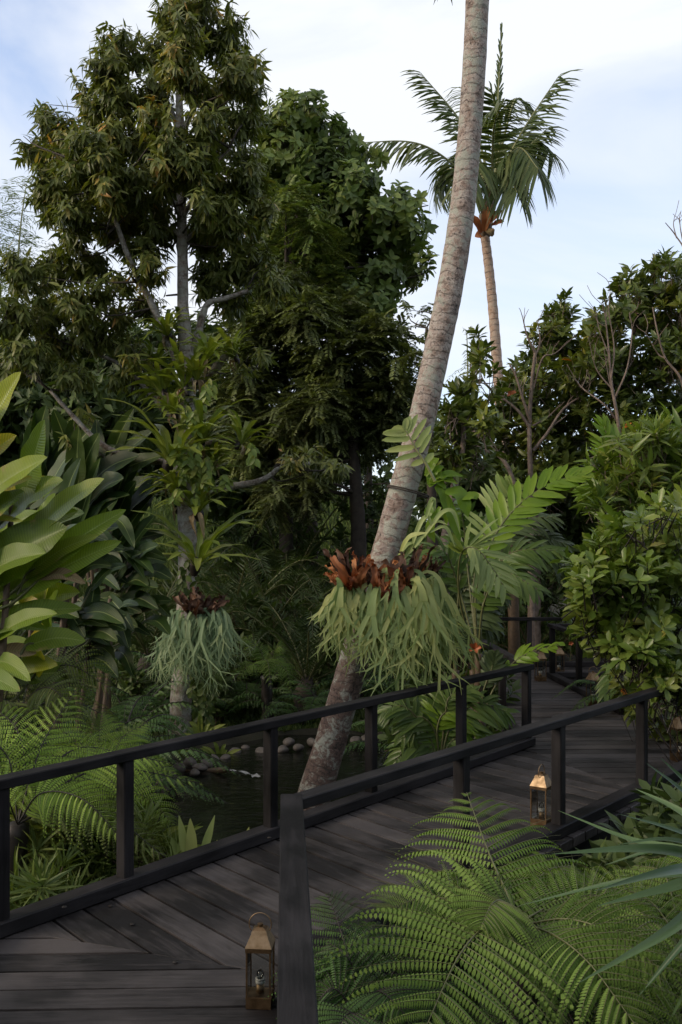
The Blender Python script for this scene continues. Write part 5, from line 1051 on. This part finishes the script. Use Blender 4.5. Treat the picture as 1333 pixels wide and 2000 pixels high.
# upright strap ferns at the pond edge
reseed(95)
strap_plant('strap_fern', 'upright pale strap-leaved fern poking up behind the kerb', 'fern', 5.35, (385, 1740), [([(370, 1730), (362, 1660), (350, 1592)], 9, .6), ([(372, 1730), (375, 1660), (372, 1598)], 11, .8), ([(385, 1730), (400, 1660), (420, 1592)], 8.5, .45), ([(360, 1730), (345, 1670), (335, 1635)], 10, .35), ([(390, 1730), (410, 1680), (425, 1640)], 9, .7), ([(350, 1730), (338, 1690), (335, 1665)], 10), ([(395, 1740), (430, 1690), (440, 1650)], 8),
             ([(470, 1710), (475, 1660), (487, 1615)], 8, .7), ([(480, 1710), (500, 1655), (512, 1620)], 7, .7), ([(365, 1735), (360, 1700), (352, 1680)], 14), ([(400, 1735), (395, 1690), (398, 1660)], 10)], M['stag'], 'strap-leaved ferns at the pond edge', .15, .08)
def tatter(cx, cy, n, a0, a1, l0, l1, hw):
    return [([(cx, cy), (cx + math.cos(a) * l * .5, cy - math.sin(a) * l * .62), (cx + math.cos(a) * l, cy - math.sin(a) * l * .85)], hw * RG.uniform(.7, 1.2)) for a, l in zip(np.linspace(a0, a1, n) + RG.normal(0, .1, n), RG.uniform(l0, l1, n))]
strap_plant('strap_fern', 'tattered yellowish bird nest fern in front of the fern-covered trunk', 'fern', 8.3, (190, 1530), tatter(190, 1520, 16, .1, 2.2, 90, 150, 9), M['nest'], 'strap-leaved ferns at the pond edge', .2, .2)
strap_plant('strap_fern', 'ragged pale fern leaning over the near edge of the water', 'fern', 6.1, (280, 1690), tatter(280, 1690, 12, .2, 1.3, 80, 150, 9), M['nest'], 'strap-leaved ferns at the pond edge', .2, .2)
strap_plant('strap_fern', 'small pale fern at the foot of the fern-covered trunk', 'fern', 10.0, (395, 1450), tatter(395, 1450, 10, .3, 2.6, 40, 70, 5) , M['nest'], 'strap-leaved ferns at the pond edge', .2, .2)
strap_plant('strap_fern', 'dull fern between the stones and the fern-covered trunk', 'fern', 9.6, (330, 1480), tatter(330, 1480, 10, .3, 2.8, 30, 60, 5) + tatter(430, 1490, 8, .3, 2.8, 30, 55, 4), M['nest'], 'strap-leaved ferns at the pond edge', .2, .2)
# ------------------------------------------------------------------ paddle-leaved plants
reseed(101)
GP = 'paddle-leaved plants'
def paddle(label, Y, root, lv, mat, group=GP):
    rt = at(*root, Y); rt[2] = ground_at(rt[0], rt[1]) - .05
    t = thing('paddle_leaf_plant', label, 'plant', rt, group)
    top_ = [at(*l[0], Y + .15) for l in lv]; stems = []
    for j_ in range(4):
        grp = top_[j_::4]; c_ = np.mean(grp, 0) + RG.normal(0, .08, 3); hi = max(g[2] for g in grp) + .05
        S_ = catmull([rt + np.array((RG.normal(0, .12), RG.normal(0, .12), 0)), (rt + c_) / 2 + RG.normal(0, .05, 3), c_ + Z * (hi - c_[2]) * .8], 16); stems.append(S_)
        mb = MB(); tube(mb, S_, np.linspace(.032, .016, 16), 8, wob=.06); mb.build('stem', M['stalkbr'], t)
    for k_, l in enumerate(lv):
        a, b, hw = l[0], l[1], l[2]; v = l[3] if len(l) > 3 else RG.uniform(.25, .8); m_ = l[4] if len(l) > 4 else mat; bend = l[5] if len(l) > 5 else RG.uniform(4, 12)
        dY = RG.uniform(-.35, .25); n = 22; s = np.linspace(0, 1, n)
        pa, pb = at(*a, Y + .15), at(*b, Y + dY); pm = (pa + pb) / 2 + Z * bend * pxm(Y) * 1.2
        P = catmull([pa, pm, pb], n); ww = 1.42 * hw * pxm(Y) * np.clip(np.sin(np.pi * (.06 + .94 * s) ** .85) ** .62, .03, 1); ww[-1] *= .2
        mb = MB(); blade(mb, P, ww, nrm(np.array((RG.normal(.0, .25), -.85 + RG.normal(0, .15), .52))), v, RG.uniform(.1, .4), 9, .05); o = mb.build('leaf', m_, t)
        mb = MB(); S_ = stems[k_ % 4]; q_ = S_[np.argmin(np.linalg.norm(S_ - (pa - Z * .22), axis=1))]; tube(mb, catmull([q_, (q_ + pa) / 2 - Z * .04, pa, P[3]], 12), np.linspace(.010, .006, 12), 6, cap=False); sub(mb, 'leaf_stalk', M['stalk'], o)
    return t
paddle('bright plant with big paddle leaves leaning in beside the slender tree', 5.6, (-90, 1420), [
    ((-70, 930), (42, 726), 30, .75), ((45, 985), (88, 820), 29, .3), ((-90, 960), (33, 850), 24, .85), ((-50, 985), (93, 893), 22, .6), ((-60, 985), (64, 932), 13, .85), ((0, 1025), (124, 938), 27, .55), ((55, 1050), (204, 935), 24, .6), ((10, 1075), (153, 998), 20, .45), ((55, 1130), (247, 995), 19, .4), ((-30, 1130), (132, 1030), 36, .15),
    ((50, 1125), (193, 1046), 13, .6), ((30, 1165), (238, 1057), 20, .5), ((-70, 1135), (74, 1103), 17, .5), ((-10, 1215), (160, 1188), 16, .3), ((50, 1262), (168, 1252), 17, .35), ((80, 1128), (168, 1140), 9, .5, M['deadleaf'], 10), ((-10, 1280), (72, 1276), 12, .6, M['deadleaf'], 6), ((-60, 1030), (46, 1018), 6, .7), ((-20, 1250), (112, 1198), 17, .4), ((-80, 1080), (20, 960), 24, .4), ((-60, 1040), (48, 960), 22, .45), ((-90, 870), (-10, 790), 24, .6), ((-40, 1180), (60, 1150), 20, .3), ((-20, 1290), (60, 1330), 14, .5), ((-40, 1130), (90, 1080), 24, .35), ((-60, 1330), (40, 1350), 16, .4), ((-30, 1240), (90, 1230), 16, .3), ((-30, 1180), (120, 1110), 22, .3)], M['paddle'])
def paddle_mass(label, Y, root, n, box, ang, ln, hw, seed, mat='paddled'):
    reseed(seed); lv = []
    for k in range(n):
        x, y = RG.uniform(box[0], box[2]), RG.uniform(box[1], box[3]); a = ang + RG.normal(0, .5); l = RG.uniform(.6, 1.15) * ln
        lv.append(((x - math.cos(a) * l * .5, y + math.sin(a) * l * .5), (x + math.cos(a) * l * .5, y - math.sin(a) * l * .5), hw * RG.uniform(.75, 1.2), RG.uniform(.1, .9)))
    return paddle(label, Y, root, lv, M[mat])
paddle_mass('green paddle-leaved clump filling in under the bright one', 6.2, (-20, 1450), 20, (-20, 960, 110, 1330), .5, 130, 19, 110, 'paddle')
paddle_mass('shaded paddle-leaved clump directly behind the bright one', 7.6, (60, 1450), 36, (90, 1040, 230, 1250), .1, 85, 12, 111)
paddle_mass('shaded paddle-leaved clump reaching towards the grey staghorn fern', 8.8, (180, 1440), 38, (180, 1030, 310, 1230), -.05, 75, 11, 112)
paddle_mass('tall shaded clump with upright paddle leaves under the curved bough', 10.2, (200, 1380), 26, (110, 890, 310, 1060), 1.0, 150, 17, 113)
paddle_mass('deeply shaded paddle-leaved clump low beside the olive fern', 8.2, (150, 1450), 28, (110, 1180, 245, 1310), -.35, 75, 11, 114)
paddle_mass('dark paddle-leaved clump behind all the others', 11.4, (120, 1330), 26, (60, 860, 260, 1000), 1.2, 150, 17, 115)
# ------------------------------------------------------------------ narrow-leaved shrubs, strap plant, bushes
GB = 'low shrubs around the boardwalk'
def shrub(name, label, Y, root, clumps, dy, dens, style, L, W, m, kind, mat, seed, stemm='stalkbr', group=GB, lim=.008, **kw):
    reseed(seed); rt = at(*root, Y); rt[2] = ground_at(rt[0], rt[1]) - .05
    t = thing(name, label, 'shrub', rt, group); st = MB(); lf = MB()
    cl_ = [(c[0], c[1], c[2], c[3] if len(c) > 3 else RG.uniform(-dy, dy) * .6) for c in clumps]
    crown(lf, cl_, Y, dy, dens, style, L, W, m, kind, st, **kw); limbs(st, [rt, rt + Z * .1], cl_, Y, max(lim, .006), 5, 2)
    st.build('stem', M[stemm], t); lf.build('foliage', M[mat], t)
shrub('narrow_leaved_shrub', 'spiky yellow-green shrub between the black fern trunk and the railing post', 5.2, (140, 1790), [(90, 1600, 35), (130, 1640, 38), (180, 1620, 38), (100, 1690, 42), (160, 1700, 42), (210, 1690, 40), (190, 1650, 34), (120, 1750, 40), (180, 1750, 40), (70, 1650, 30), (240, 1650, 30), (60, 1590, 26), (150, 1580, 30)], .22, 13, 'grassy', .17, .013, 26, 'lin', 'grassy', 121)
shrub('narrow_leaved_shrub', 'spiky shrub just past the railing post, under the drooping fern', 5.5, (290, 1740), [(260, 1600, 30), (290, 1640, 34), (270, 1680, 36), (320, 1670, 30), (290, 1710, 34), (330, 1700, 26), (250, 1640, 28), (250, 1720, 30)], .22, 13, 'grassy', .16, .012, 26, 'lin', 'grassy', 122)
shrub('narrow_leaved_shrub', 'dark spiky shrub low against the corner post', 4.7, (90, 1850), [(60, 1760, 34), (110, 1790, 34), (40, 1800, 34), (150, 1790, 28), (90, 1720, 28)], .15, 13, 'grassy', .16, .012, 26, 'lin', 'grassy', 123, var0=.2)
reseed(124)
b_ = at(1480, 1715, 2.5); Pt = rooted([b_, b_ + Z * .04], .1); t = thing('strap_leaf_plant', 'dark plant with long sword-like leaves poking in from beside the deck', 'plant', Pt[0], None)
mb = MB(); tube(mb, Pt, .035, 10, wob=.08); mb.build('trunk', M['stalkbr'], t)
for tip, mid, hw in (((1090, 1583), (1230, 1640), 10), ((1240, 1540), (1320, 1580), 11), ((1262, 1490), (1330, 1545), 13), ((1205, 1650), (1300, 1640), 8), ((1078, 1668), (1250, 1660), 16), ((1160, 1740), (1300, 1705), 14), ((1010, 1770), (1200, 1725), 9), ((1165, 1770), (1290, 1740), 15), ((1130, 1920), (1290, 1830), 14), ((1240, 1955), (1330, 1850), 12), ((1180, 1690), (1290, 1660), 9), ((1210, 1590), (1310, 1620), 9), ((1290, 1480), (1350, 1540), 12), ((1300, 2010), (1370, 1880), 13), ((1500, 1450), (1480, 1560), 14), ((1620, 1560), (1560, 1620), 14)):
    dy = RG.uniform(-.25, .25); P = catmull([at(1480, 1715, 2.5), at((1480 + mid[0] * 1.2) / 2.2, (1715 + mid[1] * 1.2) / 2.2 - 10, 2.5 + dy * .4), at(*mid, 2.5 + dy), at(*tip, 2.5 + dy * 1.5)], 22)
    s = np.linspace(0, 1, 22); ww = hw * pxm(2.5) * np.clip(np.minimum(1, .6 + s) * (1 - ((s - .35) / .66).clip(0) ** 1.5), .02, 1)
    mb = MB(); blade(mb, P, ww, (RG.normal(0, .25), -.5, .85), RG.uniform(.1, .9), .45, 5); mb.build('leaf', M['yucca'], t)
bc = [(1170, 1080, 32), (1160, 1130, 38), (1200, 1110, 40), (1250, 1060, 42), (1300, 1050, 45), (1240, 1130, 46), (1300, 1130, 48), (1150, 1180, 34), (1200, 1180, 46), (1260, 1200, 48), (1320, 1200, 46), (1130, 1165, 22), (1180, 1240, 42), (1240, 1270, 46), (1300, 1280, 46), (1215, 1285, 28), (1280, 1325, 34), (1320, 1350, 36), (1225, 1030, 26), (1330, 1010, 34), (1130, 1110, 18), (1190, 1050, 24), (1330, 1120, 40), (1150, 1215, 24), (1290, 1000, 26)]
shrub('leafy_bush', 'bright leafy bush overhanging the boardwalk beside the far lanterns', 6.9, (1440, 1560), [(x, y, r, RG.uniform(-.35, .45)) for x, y, r in bc], .35, 36, 'whorl', .105, .044, 9, 'obov', 'bush', 131, 'stalkd', lim=.006)
shrub('leafy_bush', 'shaded lower bush beside the cut-off lantern', 8.0, (1330, 1560), [(1270, 1390, 34), (1320, 1400, 36), (1250, 1350, 34), (1300, 1430, 30), (1340, 1440, 40), (1220, 1350, 26), (1330, 1340, 40), (1350, 1390, 40), (1215, 1320, 24)], .25, 20, 'broad', .13, .05, 9, 'obov', 'whorl', 132, 'stalkd', lim=0)
shrub('leafy_bush', 'yellowish bush with narrow leaves above the bright leafy bush', 8.3, (1300, 1150), [(1200, 870, 26), (1230, 900, 36), (1270, 860, 40), (1310, 850, 40), (1290, 900, 44), (1330, 910, 44), (1210, 940, 34), (1260, 950, 44), (1320, 970, 44), (1230, 990, 36), (1180, 900, 22), (1180, 960, 26), (1190, 1010, 28), (1160, 980, 20)], .35, 20, 'whorl', .17, .036, 11, 'lance', 'bush', 133, 'twig')
px_palm('fine-leaved palm poking through the yellowish bush', 8.6, (1305, 1150), [dict(p=[(1305, 1130), (1220, 980), (1200, 900), (1180, 830)], L=80, w=8, n=16, a=.7), dict(p=[(1305, 1130), (1240, 970), (1270, 880), (1300, 840)], L=80, w=8, n=16, a=.6), dict(p=[(1305, 1130), (1260, 990), (1310, 930), (1350, 920)], L=80, w=8, n=18), dict(p=[(1305, 1130), (1210, 1000), (1180, 950), (1160, 960)], L=80, w=8, n=18, g=.2), dict(p=[(1305, 1130), (1250, 960), (1260, 900), (1240, 860)], L=80, w=8, n=18)], 'palmb', M['stalkp'])
px_palm('drooping palm leaves hanging beside the lantern by the far kerb', 9.0, (1268, 1400), [dict(p=[(1268, 1400), (1235, 1310), (1232, 1280), (1195, 1345, -.2)], L=70, w=9, n=14, g=.5, t0=.3), dict(p=[(1268, 1400), (1230, 1320), (1220, 1300), (1185, 1350, -.2)], L=60, w=9, n=14, g=.5, t0=.3), dict(p=[(1268, 1400), (1245, 1310), (1258, 1285), (1240, 1370, -.2)], L=60, w=9, n=14, g=.5, t0=.3)], 'palm', M['stalk'])
# undergrowth bushes in the shade
ub = [('shaded undergrowth bush below the grey staghorn fern', 11.2, (330, 1420), [(280, 1330, 40), (320, 1350, 34), (260, 1380, 36), (300, 1400, 34), (230, 1340, 36), (410, 1330, 34), (420, 1380, 32), (240, 1420, 30)]),
      ('shaded undergrowth bush at the foot of the cycads', 12.2, (520, 1400), [(450, 1330, 40), (480, 1290, 44), (540, 1310, 44), (600, 1290, 44), (580, 1350, 36), (490, 1370, 34), (620, 1340, 36), (660, 1270, 44), (640, 1210, 44), (560, 1230, 50), (480, 1210, 50)]),
      ('shaded undergrowth bush far up the slope', 15.5, (560, 1240), [(450, 1040, 50), (520, 1060, 50), (590, 1040, 50), (650, 1060, 48), (470, 1120, 50), (560, 1130, 50), (640, 1140, 48), (700, 1020, 44), (740, 980, 44), (700, 1100, 44), (680, 960, 40), (760, 1040, 40)]),
      ('shaded undergrowth bush beneath the palms by the boardwalk', 9.9, (920, 1380), [(850, 1300, 40), (900, 1280, 40), (950, 1300, 36), (870, 1360, 40), (930, 1370, 36), (820, 1350, 36), (980, 1350, 26), (830, 1250, 40), (900, 1220, 44), (960, 1380, 26)]),
      ('shaded bush behind the far transverse railing', 14.2, (1050, 1240), [(930, 1180, 44), (1000, 1170, 44), (1070, 1180, 44), (1130, 1190, 44), (960, 1230, 34), (1030, 1230, 34), (1100, 1235, 34), (1180, 1210, 44), (1240, 1230, 50), (890, 1200, 44), (1000, 1110, 44), (1090, 1120, 44)]),
      ('shaded bush below deck level beside the sword-leaved plant', 5.2, (1300, 1800), [(1230, 1680, 34), (1290, 1640, 34), (1330, 1600, 40), (1200, 1740, 40), (1270, 1730, 44), (1340, 1690, 44), (1150, 1760, 34), (1380, 1640, 50)]),
      ('shaded bush under the low palm behind the long railing', 8.2, (820, 1520), [(780, 1440, 30), (820, 1480, 30), (880, 1490, 34), (930, 1470, 34), (970, 1440, 28), (900, 1430, 34), (980, 1490, 26)]),
      ('shaded bush behind the spiky shrubs', 6.6, (150, 1700), [(60, 1560, 44), (130, 1560, 44), (200, 1570, 40), (100, 1640, 44), (180, 1650, 44), (250, 1600, 34), (20, 1630, 44), (-20, 1560, 50), (230, 1680, 34)])]
for k, (lab, Y, root, cl_) in enumerate(ub):
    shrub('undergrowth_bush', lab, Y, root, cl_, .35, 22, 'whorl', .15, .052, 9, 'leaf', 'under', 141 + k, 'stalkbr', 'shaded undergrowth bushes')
# ------------------------------------------------------------------ stones, spout, grass, flowers
reseed(161)
def rock(label, px, py, Y, r, sq=(1, .85, .72)):
    c = at(px, py, Y); n1, n2 = 12, 18; th = np.linspace(0, np.pi, n1); ph = np.linspace(0, 2 * np.pi, n2, endpoint=False)
    D = np.stack([np.sin(th)[:, None] * np.cos(ph), np.sin(th)[:, None] * np.sin(ph), np.cos(th)[:, None] * np.ones(n2)], -1)
    k = RG.normal(size=(5, 3)) * 1.4; pz = RG.uniform(0, 6, 5); amp = 1 + .07 * sum(np.sin(D @ k[i_] + pz[i_]) for i_ in range(5))
    V = D * amp[..., None] * r * np.array(sq) * RG.uniform(.88, 1.12, 3); a = RG.uniform(0, 6); c_, s_ = math.cos(a), math.sin(a); V = V @ np.array([(c_, s_, 0), (-s_, c_, 0), (0, 0, 1)])
    i = np.arange(n1 - 1)[:, None] * n2; j = np.arange(n2)[None]; kk = (j + 1) % n2
    mb = MB(); mb.add((c + V).reshape(-1, 3), np.stack([i + j, i + n2 + j, i + n2 + kk, i + kk], -1).reshape(-1, 4)); o = mb.build('stone', M['rock'], None, origin=c)
    return tag(o, label, 'stone', 'rounded stones edging the pond')
rl = [(695, 1447, 9.9, 13, 'rounded grey stone, first beside the leaning palm on the far edge'), (716, 1444, 9.9, 12, 'rounded grey stone in the middle of the row beside the leaning palm'), (736, 1442, 9.9, 10, 'small pale stone ending the row beside the leaning palm'), (752, 1440, 10, 9, None),
      (460, 1472, 9.7, 15, 'flat brown stone nearest the water spout'), (480, 1490, 9.5, 12, None), (510, 1470, 9.7, 15, 'large rounded stone left of the middle railing post'), (530, 1455, 9.9, 12, None), (565, 1450, 9.8, 12, 'pinkish stone right of the middle railing post'), (585, 1460, 9.7, 11, None), (480, 1462, 9.9, 10, None), (552, 1465, 9.7, 12, None),
      (370, 1490, 8.9, 15, None), (390, 1500, 8.8, 14, 'rounded stone beside the water spout'), (405, 1492, 9.0, 13, None), (350, 1500, 8.7, 14, None), (330, 1515, 8.4, 15, None), (345, 1525, 8.2, 13, None), (318, 1530, 8.1, 15, 'dark stone half covered by the light green fern'), (300, 1545, 7.9, 14, None), (325, 1545, 7.9, 12, None), (290, 1560, 7.7, 13, None), (380, 1510, 8.7, 10, None), (420, 1482, 9.2, 10, None), (440, 1480, 9.4, 11, None), (610, 1450, 9.9, 12, None), (770, 1445, 9.9, 10, None), (790, 1450, 9.8, 11, None)]
for px, py, Y, r, lab in rl: rock(lab or 'grey rounded stone among many edging the dark pond', px, py, Y, r * pxm(Y) * 1.05)
p = at(408, 1507, 8.9); e = at(446, 1503, 8.7)
t = thing('water_spout', 'brown bamboo spout pouring into the dark pond', 'spout', p)
mb = MB(); tube(mb, np.array([p - (.25, 0, -.02), p, e]), .028, 14, cap=False); tube(mb, np.array([e, p]), .022, 14, cap=False); mb.build('pipe', M['stalkbr'], t)
mb = MB(); blade(mb, catmull([e + (-.02, 0, -.005), e + (.10, -.02, -.012), at(490, 1510, 8.65) * [1, 1, 0] + Z * (WZ + .02), at(505, 1512, 8.6) * [1, 1, 0] + Z * (WZ + .01)], 12), np.linspace(.012, .03, 12), Z, .5, .2, 5, .4); mb.build('water_jet', M['splash'], t)
# grass on the bank
def grass(name, label, pts, L, W, mat='grass'):
    mb = MB(); n = len(pts); D = nrm(RG.normal(0, .45, (n, 3)) + Z); leaves(mb, 'kite', pts, D, RG.normal(size=(n, 3)), L * RG.uniform(.6, 1.3, n), W, .3, RG.uniform(0, 1, n))
    o = mb.build(name, M[mat]); tag(o, label, 'grass'); o['kind'] = 'stuff'
def scatter(n, x0, x1, y0, y1, avoid=.16):
    X = RG.uniform(x0, x1, n); Y = RG.uniform(y0, y1, n); k = [i for i in range(n) if pond_d(X[i], Y[i]) > avoid]
    return np.array([(X[i], Y[i], gz(X[i], Y[i]) - .01) for i in k])
grass('grass', 'short grass on the bank behind the pond', scatter(60000, -2.6, 1.3, 9.4, 15.5), .085, .010)
grass('meadow_grass', 'taller grass on the slope far behind the pond', scatter(90000, -10, 4, 15.5, 28), .24, .024)
grass('ground_cover', 'leafy ground cover around the boardwalk', np.vstack([scatter(60000, -14, -1.7, 3.5, 17), scatter(40000, -6, 3, 11, 19), scatter(9000, 2.7, 6, 5, 13), scatter(5000, .4, 4, 2.0, 6.0)]), .13, .035, 'under')
reseed(171)
n_ = 9000; an_ = RG.uniform(-math.pi, math.pi, n_); sky_block_ = (np.abs(an_) > 2.25) | (an_ > 1.15); rr_ = np.where(sky_block_, RG.uniform(13, 19, n_), RG.uniform(27, 36, n_)); X_ = rr_ * np.sin(an_); Y_ = rr_ * np.cos(an_); H_ = np.array([gz(x, y) for x, y in zip(X_, Y_)]); P_ = np.stack([X_, Y_, H_ + RG.random(n_) ** .8 * (np.where(sky_block_, 7.5, 3.4) + .8 * np.sin(X_ * .7) + .6 * np.sin(X_ * 1.9 + 1))], 1)  # taller near ring, out of view, added to block rear sky light, open sunward
mb = MB(); m_ = 10; dd_ = nrm(RG.normal(size=(n_, m_, 3)) * [1, 1, .5] + Z * .1); leaves(mb, 'kite', np.repeat(P_, m_, 0) + dd_.reshape(-1, 3) * .1, dd_.reshape(-1, 3), np.array((0, -.5, 1.)) + RG.normal(0, .4, (n_ * m_, 3)), RG.uniform(.25, .45, n_ * m_), .2, .25, RG.uniform(0, .8, n_ * m_)); o = mb.build('woods', M['under']); tag(o, 'distant dark woods at the back, with unseen nearer woods added behind the viewer to block sky light', 'woods'); o['kind'] = 'stuff'
n_ = 2600; Y_ = RG.uniform(1.5, 15, n_); sd_ = RG.random(n_) < .55; X_ = np.where(sd_, -(.40 * Y_ + .5 + RG.uniform(0, 6, n_)), np.maximum(.40 * Y_ + .5, 3.1) + RG.uniform(0, 6, n_)); k_ = (Y_ < 11.2) | sd_; X_, Y_ = X_[k_], Y_[k_]; n_ = len(X_)
h_ = RG.random(n_) ** 1.3 * (1.1 + .5 * np.sin(X_ * 1.3 + Y_) + .4 * np.sin(Y_ * 1.9 - X_)); P_ = np.stack([X_, Y_, np.array([gz(x, y) for x, y in zip(X_, Y_)]) + h_ + .03], 1); m_ = 12
a_ = RG.uniform(0, 6.28, (n_, m_)); D_ = np.stack([np.cos(a_), np.sin(a_), RG.uniform(-.2, .8, (n_, m_))], -1); mb = MB(); leaves(mb, 'leaf', np.repeat(P_, m_, 0), D_.reshape(-1, 3), Z + RG.normal(0, .2, (n_ * m_, 3)), RG.uniform(.18, .42, n_ * m_), RG.uniform(.06, .11, n_ * m_), .25, RG.uniform(0, 1, n_ * m_))
o = mb.build('undergrowth', M['under']); tag(o, 'mixed leafy undergrowth on both sides of the garden', 'undergrowth'); o['kind'] = 'stuff'
def flower(name, label, px, py, Y, r, n=5):
    c = at(px, py, Y); t = thing(name, label, 'flower', c, 'orange blooms')
    for k in range(n):
        a = k * 6.28 / n; d = np.array((math.cos(a), -.5, math.sin(a) * .8 + .2)); mb = MB(); blade(mb, catmull([c, c + d * r * .6 + Z * r * .2, c + d * r], 6), np.array([.3, .8, 1, .9, .6, .1]) * r * .35, (0, -1, .3), .5, .3, 5); mb.build('petal', M['orange'], t)
    mb = MB(); tube(mb, catmull([c - Z * .35 + (0, .1, 0), c - Z * .15, c], 6), .004, 5, cap=False); mb.build('stem', M['stalk'], t)
flower('orange_flower', 'orange bloom behind the long railing below the staghorn fern', 927, 1268, 7.6, .05)
flower('orange_flower', 'small red-orange bloom beyond the far posts of the boardwalk', 1115, 1258, 13.0, .035)
flower('orange_flower', 'orange dead leaf glowing among the evergreen leaves', 997, 770, 10.7, .06, 3)
mb = MB(); P = rooted(pxpath([(1004, 1300), (1004, 1240), (1003, 1150), (1000, 1000)], 13.2, 20)); tube(mb, P, .075, 14, wob=.06); o = mb.build('trunk_pole', M['stalkbr'], None, origin=P[0]); tag(o, 'mossy pale trunk standing behind the transverse railing', 'tree trunk')
